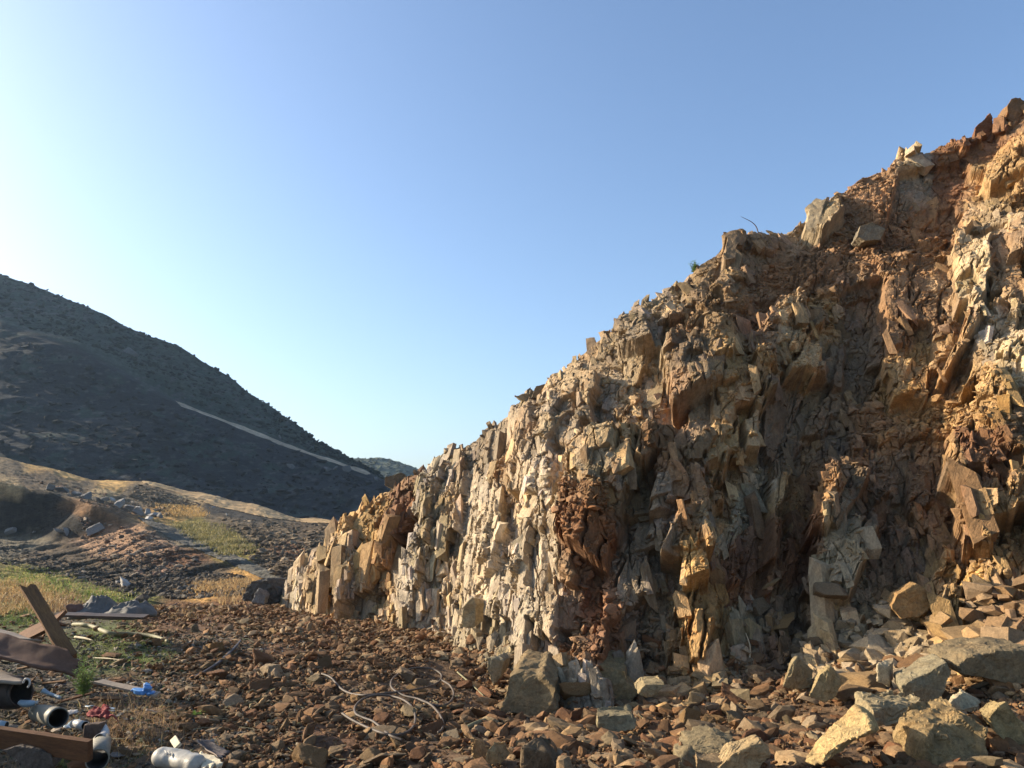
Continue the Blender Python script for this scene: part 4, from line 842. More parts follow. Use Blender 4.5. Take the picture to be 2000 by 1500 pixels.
M_WOOD = simple("weathered_wood", (.30, .17, .075), .85, 0, .6, (.13, .075, .035), 3.0, (1.2, 1.2, 14), .5, .2, .15)
M_WOODX = simple("weathered_board", (.20, .105, .042), .85, 0, .8, (.075, .042, .025), 3.0, (1.2, 14, 14), .5, .2, .15)  # wood colour also darkened for the shade the junk lies in
M_WOODR = simple("reddish_timber", (.15, .07, .03), .85, 0, .7, (.06, .03, .016), 3.0, (1.2, 12, 12), .5, .2, .15)  # red brown, darkened further to carry the shade on the wood
M_BOARDTOP = simple("faded_board_skin", (.28, .22, .16), .7, 0, .35, (.2, .15, .1), 4.0)
M_BOARD = simple("brown_fibreboard", (.115, .058, .034), .8, 0, .4, (.10, .06, .04), 4.0)  # brown front, its shade darkened into the colour
M_DARKMET = simple("rusty_dark_metal", (.05, .042, .038), .6, .4, .6, (.12, .07, .045), 5.0)
M_GREYPIPE = simple("grey_pipe_plastic", (.21, .195, .15), .55, 0, .35, (.13, .11, .08), 7.0)
M_INNER = simple("pipe_inner_shade", (.02, .02, .02), .8, 0, .2)  # near-black stands in for the shade inside the hollow pieces
M_WHITE = simple("white_plastic", (.42, .40, .37), .4, 0, .25, (.35, .28, .2), 9.0)
M_BOTTLE = simple("dirty_white_plastic", (.38, .365, .325), .5, 0, .9, (.34, .29, .21), 5.0, (1, 1, 1), .4)
M_BLUE = simple("blue_plastic_film", (.06, .20, .46), .3, 0, .2, (.25, .4, .6), 8.0, spec=.6)
M_PALEBLUE = simple("pale_blue_plastic", (.26, .33, .37), .3, 0, .3, (.2, .2, .18), 8.0, spec=.6)
M_RED = simple("red_cloth", (.20, .02, .018), .85, 0, .4, (.12, .04, .03), 9.0)
M_TARP = simple("grey_tarpaulin", (.12, .11, .095), .75, 0, .5, (.11, .10, .085), 4.0)
M_TARPIN = simple("reddish_lining", (.15, .075, .06), .85, 0, .5)
M_HOSE = simple("grey_hose", (.085, .066, .05), .6, 0, .4, (.13, .09, .06), 10.0)
M_HOSEG = simple("faded_green_hose", (.21, .19, .10), .7, 0, .4, (.13, .11, .05), 6.0)
M_RUBBER = simple("black_rubber", (.028, .022, .02), .55, 0, .4, (.10, .06, .045), 8.0)
M_CREAM = simple("cream_foam", (.62, .53, .36), .8, 0, .3, (.35, .27, .15), 8.0)
M_CLAY = simple("rusty_tin", (.085, .055, .04), .8, .1, .5, (.15, .09, .05), 8.0)

def mb(name, bm, m, parent=None, rough=0.0, seed=0, smooth_=False):
    if rough:
        bm.normal_update(); V_ = np.array([v.co[:] for v in bm.verts]); k = n3(V_ * 7 + seed, seed) + .5 * n3(V_ * 25, seed + 1)
        Nn = np.array([v.normal[:] for v in bm.verts]); V_ = V_ + Nn * (k * rough)[:, None]
        for v, q in zip(bm.verts, V_): v.co = q
    for f in bm.faces: f.smooth = smooth_
    me_ = bpy.data.meshes.new(name); bm.to_mesh(me_); bm.free()
    for mm in (m if isinstance(m, (list, tuple)) else [m]): me_.materials.append(mm)
    o = bpy.data.objects.new(name, me_); S.collection.objects.link(o)
    if parent: o.parent = parent
    return o

def beam(name, p0, p1, w, t, up, m, label, cat, seg=10, rough=.008, broken0=0.0, seed=1, group=None, bow=0.0):
    """a straight piece of timber from p0 to p1, w wide, t thick; end p0 may be splintered"""
    p0, p1 = Vector(p0), Vector(p1); d = (p1 - p0); L = d.length; d.normalize(); y = Vector(up).cross(d).normalized(); z = d.cross(y).normalized()
    bm = bmesh.new(); rings = []; r = random.Random(seed)
    for i in range(seg + 1):
        rg = []
        for j, (a, b) in enumerate(((-1, -1), (-.33, -1), (.33, -1), (1, -1), (1, 0), (1, 1), (.33, 1), (-.33, 1), (-1, 1), (-1, 0))):
            x = L * i / seg
            if i == 0 and broken0: x += broken0 * (r.random() if j not in (8, 9) else 0) + (broken0 * (a + 1) * .6)
            rg.append(bm.verts.new(Vector((x, a * w / 2, b * t / 2 + bow * math.sin(math.pi * i / seg)))))
        rings.append(rg)
    n = 10
    for i in range(seg):
        for j in range(n): bm.faces.new((rings[i][j], rings[i][(j + 1) % n], rings[i + 1][(j + 1) % n], rings[i + 1][j]))
    bm.faces.new(rings[0][::-1]); bm.faces.new(rings[-1]); bmesh.ops.recalc_face_normals(bm, faces=bm.faces)
    o = mb(name, bm, m, None, rough, seed)
    M_ = Matrix((d, y, z)).transposed().to_4x4(); M_.translation = p0; o.matrix_world = M_
    return tag(o, label, cat, group)

def tube(name, pts, rad, m, label=None, cat=None, parent=None, seg=10, hollow=False, sub=6, group=None, inner=None, rough=0.0, caps=True, flat=1.0):
    """a tube through 3-D points (Catmull-Rom); rad may be a list; hollow tubes have a wall and an inside coloured dark for shade"""
    P_ = np.array([tuple(p) for p in pts], float); n = len(P_); rd = np.array(rad if isinstance(rad, (list, tuple)) else [rad] * n, float)
    if n > 2:
        q = np.linspace(0, n - 1, (n - 1) * sub + 1); tt_ = np.column_stack([P_, rd]); tt_ = catmull(np.arange(n), tt_, q); P_, rd = tt_[:, :3], tt_[:, 3]
    tg = np.gradient(P_, axis=0); tg /= np.linalg.norm(tg, axis=1)[:, None]
    ref = Vector((0, 0, 1)) if abs(tg[0][2]) < .9 else Vector((1, 0, 0)); c0 = Vector(P_.mean(0)); bm = bmesh.new(); out = []; inn = []
    def ring(i, rr):
        d = Vector(tg[i]); y = ref.cross(d).normalized(); z = d.cross(y).normalized()
        return [bm.verts.new(Vector(P_[i]) - c0 + y * math.cos(a) * rr + z * math.sin(a) * rr * flat) for a in [2 * math.pi * k / seg for k in range(seg)]]
    for i in range(len(P_)): out.append(ring(i, rd[i]))
    def skin(R_, mi):
        for i in range(len(R_) - 1):
            for j in range(seg):
                f = bm.faces.new((R_[i][j], R_[i][(j + 1) % seg], R_[i + 1][(j + 1) % seg], R_[i + 1][j])); f.material_index = mi
    skin(out, 0)
    if hollow:
        for i in range(len(P_)): inn.append(ring(i, rd[i] * .88))
        skin(inn, 1)
        for a, b in ((out[0], inn[0]), (out[-1], inn[-1])):
            for j in range(seg): bm.faces.new((a[j], a[(j + 1) % seg], b[(j + 1) % seg], b[j]))
    elif caps: bm.faces.new(out[0][::-1]); bm.faces.new(out[-1])
    bmesh.ops.recalc_face_normals(bm, faces=bm.faces)
    o = mb(name, bm, [m, inner or M_INNER] if hollow else m, parent, rough, n, True); o.location = c0
    return tag(o, label, cat, group) if label else o

def sheet(name, corners, nx, ny, crump, thick, m, label, cat, parent=None, seed=1, fr=5.0, edge=0.0, bulge=0.0, group=None, mats=None):
    """a real sheet with thickness between four corners, crumpled and torn at its edges"""
    a, b, c, d = [np.array(tuple(k), float) for k in corners]; u, v = np.meshgrid(np.linspace(0, 1, nx), np.linspace(0, 1, ny))
    u2 = u + edge * n2(v * 9, v * 0 + seed, seed) * (np.abs(u - .5) * 2) ** 4; v2 = v + edge * n2(u * 9, u * 0 + seed, seed + 1) * (np.abs(v - .5) * 2) ** 4
    u2, v2 = u2[..., None], v2[..., None]; Q = (a * (1 - u2) + b * u2) * (1 - v2) + (d * (1 - u2) + c * u2) * v2
    nr = np.cross(b - a, d - a); nr /= np.linalg.norm(nr); q = Q.reshape(-1, 3)
    k = 1.4 * np.abs(n3(q * fr, seed)) + .6 * n3(q * fr * 2.3, seed + 2) + .3 * n3(q * fr * 5, seed + 3)
    hh = (crump * k).reshape(u.shape) + bulge * np.sin(np.pi * u) * np.sin(np.pi * v); Q = Q + nr * hh[..., None]; c0 = Q.reshape(-1, 3).mean(0)
    v_ = np.concatenate([(Q - c0).reshape(-1, 3), (Q - c0 - nr * thick).reshape(-1, 3)]); f = grid_faces(ny, nx); n = nx * ny
    i = np.arange(n).reshape(ny, nx); rim = np.concatenate([i[0], i[1:, -1], i[-1, :-1][::-1], i[1:-1, 0][::-1]]); rn = np.roll(rim, -1)
    sd = np.stack([rim, rim + n, rn + n, rn], -1); ff = np.concatenate([f, f[:, ::-1] + n, sd])
    me_ = mesh_np(name, v_, ff, None, True)
    for mm in (mats or [m]): me_.materials.append(mm)
    if mats and len(mats) > 1:
        mi = np.zeros(len(ff), np.int32); mi[len(f):] = 1; me_.polygons.foreach_set("material_index", mi)
    o = bpy.data.objects.new(name, me_); S.collection.objects.link(o); o.location = c0
    if parent: o.parent = parent
    return tag(o, label, cat, group) if label else o

r_ = np.random.default_rng(888); LM = [M_DARKMET, M_BOARDTOP, M_PALEBLUE, M_WHITE, M_TARP, M_BOARD]
for k_ in range(18):
    q_ = G(r_.uniform(2, 300), r_.uniform(1340, 1495), True) + Vector((0, 0, .03)); a_ = r_.uniform(0, 3.1); L_, w_ = r_.uniform(.03, .085), r_.uniform(.015, .045); u_ = Vector((math.cos(a_), math.sin(a_), r_.uniform(-.2, .2))) * L_; n_ = Vector((-math.sin(a_), math.cos(a_), r_.uniform(-.1, .3))) * w_
    sheet("scrap", [q_ - u_ - n_, q_ + u_ - n_ * r_.uniform(.4, 1), q_ + u_ * r_.uniform(.5, 1) + n_, q_ - u_ + n_], 12, 8, .02, .003, LM[k_ % 6], "small torn scrap of sheet lying in the litter of the left corner", "scrap", None, 900 + k_, 14, .25, 0, "small scraps in the left corner")
for k_ in range(9):
    q_ = G(r_.uniform(2, 230), r_.uniform(1300, 1400), True) + Vector((0, 0, .03)); a_ = r_.uniform(-.6, .9); L_ = r_.uniform(.1, .3); d_ = Vector((math.cos(a_), math.sin(a_), r_.uniform(-.05, .25))) * L_
    beam("splinter", q_ - d_ / 2, q_ + d_ / 2, r_.uniform(.02, .05), .014, (0, -.3, 1), M_WOODR if k_ % 2 else M_WOODX, "short broken splinter of board in the shaded junk behind the pipes", "splinter", 8, .006, .04, 20 + k_, "board splinters in the junk")
# leaning splintered beam
beam("wooden_beam", A(52, 1142, 6.75), A(138, 1286, 6.35), .10, .055, (.9, -1, .1), M_WOODX, "thick weathered wooden beam with a splintered top leaning up out of the junk", "beam", 14, .014, .05, 3)
beam("plank", A(22, 1256, 7.3), A(112, 1212, 7.0), .24, .03, (.1, -.75, 1), M_WOODR, "broad brown plank lying behind the leaning beam", "plank", 8, .01, 0, 5)
# bent broken fibreboard: a faded top flap and a brown front
o = sheet("broken_board", [A(-70, 1220, 6.1), A(150, 1278, 5.9), A(160, 1325, 5.85), A(-70, 1268, 5.7)], 46, 14, .035, .02, M_BOARD, "bent brown fibreboard sheet with a torn edge beneath the leaning beam", "board", None, 11, 3.2, .25, .03)
sheet("top_flap", [A(-70, 1205, 6.6), A(58, 1250, 6.4), A(72, 1252, 6.15), A(-70, 1246, 6.02)], 26, 10, .012, .015, M_BOARDTOP, None, None, None, 12, 4, .35, .01).parent = o
bpy.data.objects["top_flap"].location -= o.location
# dark rolled piece at the left edge
sheet("roofing_sheet", [A(-60, 1288, 5.9), A(42, 1330, 5.7), A(40, 1338, 5.5), A(-60, 1330, 5.45)], 22, 8, .01, .02, M_BOARDTOP, "grey brown panel cut off by the left edge above the dark roll", "sheet", None, 14, 4, .1, .01)
tube("metal_drum", [A(-90, 1335, 5.75), A(20, 1352, 5.7), A(42, 1352, 5.68)], [.115, .115, .095], M_DARKMET, "dark rusty roll lying at the left edge under the grey panel", "drum", seg=20, rough=.008, hollow=True)
tube("plastic_ring", [A(45, 1334, 5.45), A(50, 1326, 5.45), A(57, 1328, 5.45), A(58, 1336, 5.45), A(54, 1343, 5.45)], .007, M_WHITE, "small curled white plastic strip beside the dark roll", "strip", seg=8)
# long thin plank under the blue bag
beam("thin_plank", A(186, 1329, 5.75), A(308, 1357, 5.6), .055, .014, (0, -.25, 1), M_BOARDTOP, "long thin pale plank pointing right beneath the blue bag", "plank", 14, .006, .03, 6)
# blue bag
def blob(name, c, rad, sq, m, label, cat, seed, amp=.35, fr=9, sub=4, parent=None, planes=8):
    v, f = rock_shape(sub, seed, planes, 0); v = v * np.array(sq) * rad; k = np.abs(n3(v * fr, seed)) * 2 + n3(v * fr * 2.2, seed + 1)
    dd = v / (np.linalg.norm(v, axis=1)[:, None] + 1e-9); k = k + 1.2 * np.abs(n3(v * fr * .55 + 9, seed + 5)); v = v + dd * (k * amp * rad * .6 - amp * rad * .25)[:, None]
    me_ = mesh_np(name, v, f, None, m is not M_BLUE); me_.materials.append(m); o = bpy.data.objects.new(name, me_); S.collection.objects.link(o); o.location = c
    if parent: o.parent = parent
    return tag(o, label, cat) if label else o
bg = blob("plastic_bag", A(288, 1343, 5.62), .05, (.85, .7, .8), M_BLUE, "crumpled bright blue plastic bag on the end of the thin plank", "bag", 21, 1.3, 16)
k_ = blob("bag_tail", (-.06, 0, -.022), .045, (1.2, .6, .35), M_BLUE, None, None, 22, .8, 14, parent=bg)
k_ = blob("bag_corner", (.04, -.01, -.035), .04, (.7, .6, .4), M_BLUE, None, None, 23, .8, 14, parent=bg)
# pipes
q = G(98, 1412, True)
tube("pipe", [A(70, 1391, 5.75), A(85, 1394, 5.6), A(114, 1402, 5.28)], [.050, .058, .063], M_GREYPIPE, "short grey pipe with its black mouth facing the viewer", "pipe", seg=28, hollow=True, sub=4)
tube("pipe_stub", [A(144, 1413, 5.25), A(166, 1417, 5.18)], .026, M_WHITE, "short white pipe stub lying right of the grey pipe", "pipe", seg=20, hollow=True)
tube("pipe_elbow", [A(199, 1419, 5.22), A(204, 1430, 5.18), A(203, 1438, 5.12), A(194, 1443, 5.02)], [.026, .029, .029, .030], M_WHITE, "white bent pipe elbow with an open end by the junk", "pipe elbow", seg=20, hollow=True)
tube("grey_pot", [A(198, 1450, 5.08), A(190, 1484, 4.78)], [.056, .064], M_GREYPIPE, "grey green pipe end standing below the white elbow", "pipe", seg=28, hollow=True)
slab("rusty_tin", [(163,1448),(165,1416),(196,1414),(197,1446)], 5.15, .1, (.07,.045,.035), "dark brown rusty tin half buried beside the white elbow", "tin", .85, (0,0), 0, .006, 3, None, 31).data.materials[0] = M_CLAY
# long timber at the bottom left and the stone log under it
beam("timber", A(-70, 1429, 4.95), A(176, 1466, 4.72), .04, .115, (0, -.15, 1), M_WOODR, "long orange brown timber running in from the left edge at the bottom", "timber", 12, .005, 0, 8)
slab("log", [(5,1466),(30,1457),(70,1462),(100,1472),(106,1498),(80,1512),(40,1490)], 4.75, .13, (.12,.095,.075), "dark brown stump of log beneath the long timber", "log", .85, (0,0), 0, .012, 4, None, 32)
# pale blue bottle, cup, pale curved piece
bt = tube("plastic_bottle", [A(38, 1371, 5.6), A(48, 1374, 5.6), A(62, 1374, 5.6), A(70, 1372, 5.6)], [.020, .030, .028, .012], M_PALEBLUE, "flattened pale blue plastic bottle on the dark ground", "bottle", seg=16, flat=.75)
tube("bottle_cap", [Vector(A(70, 1372, 5.6)) - bt.location, Vector(A(74, 1371.5, 5.6)) - bt.location], .012, M_WHITE, parent=bt, seg=14)
tube("plastic_cup", [A(-6, 1417, 5.2), A(13, 1417, 5.2)], [.034, .024], M_PALEBLUE, "pale plastic cup cut off by the left edge", "cup", seg=18, hollow=True)
tube("bone_shaped_stick", [A(83, 1348, 5.75), A(95, 1354, 5.75), A(118, 1363, 5.7)], [.018, .012, .01], M_PALEBLUE, "pale plastic stick between the dark roll and the green shrub", "stick", seg=10)
# red rag
o = sheet("red_rag", [A(172, 1384, 5.5), A(208, 1376, 5.6), A(228, 1398, 5.35), A(178, 1400, 5.3)], 26, 20, .05, .004, M_RED, "crumpled dark red rag among the dry stalks", "rag", None, 41, 16, .3)
# big dirty white container
wb = tube("jerrycan", [A(308, 1482, 4.92), A(318, 1478, 4.9), A(345, 1483, 4.86), A(380, 1492, 4.8), A(392, 1496, 4.78)], [.035, .062, .070, .066, .04], M_BOTTLE, "crushed dirty white plastic container at the bottom edge", "container", seg=36, rough=.03, sub=9, flat=.8)
for k_ in range(6):
    tube("rib", [Vector(A(322 + k_ * 6, 1466 + k_ * 1.5, 4.83)) - wb.location, Vector(A(328 + k_ * 6, 1474 + k_ * 1.5, 4.80)) - wb.location], .0035, M_BOTTLE, parent=wb, seg=6)
sheet("foam_piece", [A(388, 1476, 4.98), A(412, 1484, 4.96), A(436, 1500, 4.75), A(396, 1508, 4.7)], 18, 18, .02, .03, M_CREAM, "cream coloured foam scrap right of the white container", "scrap", None, 51, 10, .2)
sheet("metal_scrap", [A(380, 1448, 5.15), A(402, 1446, 5.2), A(446, 1470, 5.0), A(432, 1484, 4.85)], 20, 12, .012, .012, M_DARKMET, "folded dark grey metal scrap above the foam scrap", "scrap", None, 52, 6, .2, .03)
beam("wood_chip", A(339, 1443, 5.1), A(348, 1458, 5.02), .04, .02, (0, -1, .5), M_CREAM, "small pale block of wood above the white container", "wood piece", 4, .003, 0, 9)
# tarpaulins
def drape(name, c, a, b, h, m, label, cat, seed, skew=0.0, parent=None):
    """stiff cloth dropped in a heap: a closed mound covered in sharp folds"""
    nr_, na_ = 46, 96; rr_, th_ = np.meshgrid(np.linspace(0, 1, nr_), np.linspace(0, 2 * math.pi, na_ + 1)[:-1], indexing='ij')
    rag = 1 + .28 * n2(np.cos(th_) * 2.2 + seed, np.sin(th_) * 2.2, seed) * 2 * rr_
    x, y = rr_ * rag * np.cos(th_), rr_ * rag * np.sin(th_); q = np.stack([x * 1.6 + seed, y * 1.6, x * 0], -1).reshape(-1, 3)
    fold = (1 - 2.2 * np.abs(n3(q * (1.0, 1.5, 1), seed))).reshape(x.shape) ** 2; f2 = (1 - 2.2 * np.abs(n3(q * (4.5, 3, 1) + 5, seed + 2))).reshape(x.shape) ** 2
    z = h * (1 - rr_ ** 2.6) * (.52 + .36 * fold + .12 * f2 + skew * x) + .01 * fold
    v_ = np.stack([x * a, y * b, z], -1).reshape(-1, 3); i = np.arange(nr_ * na_).reshape(nr_, na_); i2 = np.roll(i, -1, 1)
    F_ = np.stack([i[:-1], i[1:], i2[1:], i2[:-1]], -1).reshape(-1, 4); v2 = v_.copy(); v2[:, 2] -= .03; F2 = F_[:, ::-1] + len(v_); rim = np.stack([i[-1], i[-1] + len(v_), i2[-1] + len(v_), i2[-1]], -1)
    me_ = mesh_np(name, np.concatenate([v_, v2]), np.concatenate([F_, F2, rim]), None, True); me_.materials.append(m); o = bpy.data.objects.new(name, me_); S.collection.objects.link(o); o.location = c
    if parent: o.parent = parent
    return tag(o, label, cat) if label else o
tp = drape("tarpaulin", A(188, 1198, 9.3), .24, .3, .21, M_TARP, "crumpled grey tarpaulin hump with a dark red opening", "tarpaulin", 61)
blob("lining", (-.11, -.24, .07), .085, (.9, .5, .85), M_TARPIN, None, None, 62, .4, 6, parent=tp)
drape("tarpaulin", A(250, 1200, 9.2), .32, .3, .15, M_TARP, "folded grey tarpaulin peaked at its right end, right of the hump with the red opening", "tarpaulin", 67, .5)
beam("dark_plank", A(112, 1200, 8.7), A(286, 1205, 8.5), .10, .025, (0, -.2, 1), M_DARKMET, "dark flat board lying under the grey tarpaulins", "board", 10, .01, 0, 12)
# hoses
def gpts(L_, lift, Yf=None): return [G(a, b, True) + Vector((0, 0, lift + (c[0] if c else 0))) for a, b, *c in L_]
tube("hose", gpts([(143,1224),(160,1224),(180,1228),(203,1238),(220,1243),(250,1243),(280,1245),(305,1249),(328,1258)], .03), [.024, .024, .024, .027, .026, .026, .025, .022, .016], M_HOSEG, "thick faded green hose lying in the grass", "hose", seg=12)
tube("rubber_strip", gpts([(372,1331),(395,1322),(425,1303),(448,1282),(463,1266),(470,1256)], .035), [.012, .020, .022, .020, .016, .010], M_RUBBER, "curved black rubber strip on the brown rubble", "rubber strip", seg=10, flat=.7)
def coil(L_, name, label): return tube(name, gpts(L_, .055), .0095, M_HOSE, label, "hose", seg=8, sub=7)
coil([(628,1328),(645,1335),(660,1352),(672,1362),(690,1369),(715,1371),(745,1368),(780,1364),(815,1358),(845,1350),(860,1340),(861,1328),(845,1318),(815,1315),(788,1322),(768,1336),(763,1350),(770,1361),(790,1372),(815,1378),(838,1388),(855,1405),(865,1425),(863,1440),(856,1446)], "coiled_hose", "thin grey hose lying in two wide loops on the rubble, upper length")
coil([(668,1408),(685,1420),(712,1434),(740,1446),(765,1452),(790,1448),(806,1436),(811,1418),(806,1398),(790,1382),(765,1373),(735,1371),(710,1378),(694,1393),(694,1408),(710,1417),(728,1424),(745,1438),(760,1452),(785,1462)], "coiled_hose", "thin grey hose loop nearest the bottom edge, lower length")
coil([(862,1340),(878,1350),(886,1366),(880,1383),(862,1392),(840,1388),(815,1378)], "coiled_hose", "short dark arc of grey hose at the right side of the loops")
for i, (a, b, rd, m_, lb) in enumerate([((904,1436),(962,1414),.02,M_HOSEG,"straight grey stick on the rubble right of the hose loops"),((893,1318),(945,1368),.008,M_HOSEG,"long thin dead stem slanting down to the right of the hose loops"),((146,1250),(180,1258),.014,M_CREAM,"short pale stick in the grass below the faded green hose"),
                                       ((140,1214),(210,1210),.010,M_HOSEG,"thin bleached stick above the faded green hose"),((312,1200),(350,1180),.012,M_CLAY,"thin rusty rod pointing up right near the white lump"),((180,1290),(235,1296),.006,M_CREAM,"very thin bent stalk right of the leaning beam's foot")]):
    p0, p1 = G(*a, True), G(*b, True); mid = (p0 + p1) / 2 + Vector((0, 0, .03 + rd)); tube("stick", [p0 + Vector((0, 0, rd + .02)), mid, p1 + Vector((0, 0, rd + .03))], [rd, rd * .9, rd * .6], m_, lb, "stick", seg=8, rough=rd * .3)

r_ = np.random.default_rng(777); bm = bmesh.new()
for k_ in range(240):
    q_ = G(r_.uniform(-20, 520) if k_ < 200 else r_.uniform(500, 1300), r_.uniform(1215, 1500) if k_ < 200 else r_.uniform(1350, 1500), True); a_ = r_.uniform(0, 6.28); L_ = r_.uniform(.05, .22); w_ = r_.uniform(.0015, .0045); n_ = 5
    dr = Vector((math.cos(a_), math.sin(a_), r_.uniform(-.1, .35))); sd = Vector((-dr.y, dr.x, 0)).normalized(); up_ = dr.cross(sd).normalized(); pv_ = None
    for i in range(n_):
        c_ = q_ + Vector((0, 0, .03)) + dr * (L_ * i / (n_ - 1)) + sd * (r_.normal(0, .05) * L_) + up_ * (r_.normal(0, .04) * L_); rg = [bm.verts.new(c_ + sd * w_ * math.cos(t_) + up_ * w_ * math.sin(t_)) for t_ in (0, 2.09, 4.19)]
        if pv_:
            for j in range(3): bm.faces.new((pv_[j], pv_[(j + 1) % 3], rg[(j + 1) % 3], rg[j]))
        pv_ = rg
o = mb("twigs", bm, M_HOSEG); tag(o, "fine dead twigs scattered over the soil and stones", None, None, "stuff")

# ------------------------------------------------------------------ plants and grass
def leafmat(name, colr, var=.5):
    m, t, b = mat(name); c = N(t, "ShaderNodeVertexColor"); c.layer_name = "Col"
    t.links.new(c.outputs[0], b.inputs["Base Color"]); b.inputs["Roughness"].default_value = .6
    tr = N(t, "ShaderNodeBsdfTranslucent"); t.links.new(c.outputs[0], tr.inputs[0]); mx = N(t, "ShaderNodeMixShader"); mx.inputs[0].default_value = .35
    t.links.new(b.outputs[0], mx.inputs[1]); t.links.new(tr.outputs[0], mx.inputs[2]); o = [n for n in t.nodes if n.type == 'OUTPUT_MATERIAL'][0]; t.links.new(mx.outputs[0], o.inputs[0])
    return m
M_LEAF = leafmat("blades", None)
def blades(pos, h, wd, bend, cols, r, seg=3, lean=None):
    """curved tapering blades as (v, f, c)"""
    n = len(pos); a = r.uniform(0, 2 * math.pi, n); dx, dy = np.cos(a), np.sin(a); s = np.linspace(0, 1, seg + 1); b = bend * r.uniform(.2, 1, n)
    ctr = pos[:, None, :] + np.stack([(dx * b * h)[:, None] * s ** 2, (dy * b * h)[:, None] * s ** 2, h[:, None] * (s - .35 * s ** 2 * b[:, None])], -1)
    if lean is not None: ctr = ctr + np.array(lean) * (h[:, None] * s)[..., None]
    th = r.uniform(0, 2 * math.pi, n); w = (wd[:, None] * (1 - s * .9)); off = np.stack([np.cos(th)[:, None] * w, np.sin(th)[:, None] * w, w * 0], -1)
    v = np.stack([ctr - off, ctr + off], 2).reshape(n, -1, 3); k = 2 * (seg + 1); f = np.array([[2 * i, 2 * i + 1, 2 * i + 3, 2 * i + 2] for i in range(seg)])
    F_ = (f[None] + (np.arange(n) * k)[:, None, None]).reshape(-1, 4); c = np.repeat(cols, k, 0); return v.reshape(-1, 3), F_, c
def tuft_field(zones, seed):
    """zones: (polygon px, tufts, blades per tuft, height, width, colours, spread)"""
    r = np.random.default_rng(seed); V_, F_, C_, o = [], [], [], 0
    for po, nt_, nb, hh, wd, cols, sp in zones:
        xs = [p[0] for p in po]; ys = [p[1] for p in po]; pts = []; t = 0
        while len(pts) < nt_ and t < nt_ * 20:
            t += 1; x, y = r.uniform(min(xs), max(xs)), r.uniform(min(ys), max(ys))
            if inpoly(np.array([x]), np.array([y]), po)[0]:
                q = G(x, y, True)
                if q.y < 85: pts.append((*q, q.y))
        if not pts: continue
        pts = np.array(pts); base = np.repeat(pts[:, :3], nb, 0); base[:, :2] += r.normal(0, sp, (len(base), 2)); n = len(base); h = hh * r.uniform(.35, 1.15, n); base[:, 2] -= .02
        cc_ = np.array(cols)[r.integers(0, len(cols), n)] * r.uniform(.65, 1.3, (n, 1))
        v, f, c = blades(base, h, wd * r.uniform(.6, 1.3, n), .9, cc_, r); V_.append(v); F_.append(f + o); C_.append(c); o += len(v)
    return np.concatenate(V_), np.concatenate(F_), np.concatenate(C_)
ST = [(.42, .29, .13), (.36, .23, .10), (.50, .37, .18), (.28, .17, .08)]; GR = [(.13, .19, .045), (.18, .23, .06), (.09, .14, .03), (.25, .26, .08)]; BR = [(.25, .16, .09), (.33, .23, .13), (.18, .11, .06)]
v, f, c = tuft_field([([(-30,1150),(30,1135),(90,1140),(140,1165),(120,1195),(-30,1205)], 260, 11, .17, .006, ST, .06), ([(300,1185),(420,1180),(470,1200),(330,1215)], 70, 8, .10, .004, ST, .05), ([(400,1145),(480,1135),(560,1170),(440,1190)], 120, 8, .28, .010, ST, .12),
                      ([(150,1370),(260,1380),(300,1470),(250,1500),(150,1450)], 50, 7, .13, .0022, BR + ST, .05), ([(250,1340),(330,1380),(330,1450),(260,1450)], 35, 6, .13, .0022, ST + BR, .04), ([(60,1380),(200,1420),(200,1500),(60,1500)], 60, 6, .06, .002, ST, .04),
                      ([(560,1190),(750,1220),(700,1260),(560,1230)], 30, 6, .10, .003, ST, .04), ([(300,1330),(900,1330),(900,1500),(300,1500)], 60, 4, .08, .002, BR, .03), ([(1000,1200),(1350,1300),(1300,1400),(900,1380)], 16, 5, .15, .002, BR, .02), ([(100,1200),(160,1180),(150,1215)], 30, 6, .2, .004, BR, .04)], 801)
v2, f2, c2_ = tuft_field([([(190,1360),(340,1370),(350,1500),(180,1500)], 75, 5, .19, .0022, BR + ST, .06), ([(-20,1330),(250,1360),(250,1510),(-20,1510)], 260, 6, .07, .002, ST + BR + [(.12,.14,.06)], .06), ([(150,1180),(560,1190),(640,1330),(340,1400),(150,1330)], 160, 5, .08, .0025, ST + BR, .04),
                      ([(110,1165),(160,1150),(165,1195),(110,1200)], 40, 9, .22, .004, BR, .05),
 ([(330,1018),(430,1022),(500,1075),(440,1088),(360,1045)], 700, 7, .22, .03, [(.22,.19,.075),(.28,.23,.10),(.17,.16,.06)], .25), ([(300,985),(390,990),(400,1010),(330,1008)], 250, 7, .3, .035, [(.42,.26,.09),(.48,.32,.13)], .3), ([(380,1140),(480,1130),(490,1150),(390,1158)], 250, 7, .2, .015, ST, .15)], 803)
f = np.concatenate([f, f2 + len(v)]); v = np.concatenate([v, v2]); c = np.concatenate([c, c2_])
me = mesh_np("dry_grass", v, f, c); me.materials.append(M_LEAF); tag(link("dry_grass", me), "dry straw coloured grass and stalks around the junk", None, None, "stuff")
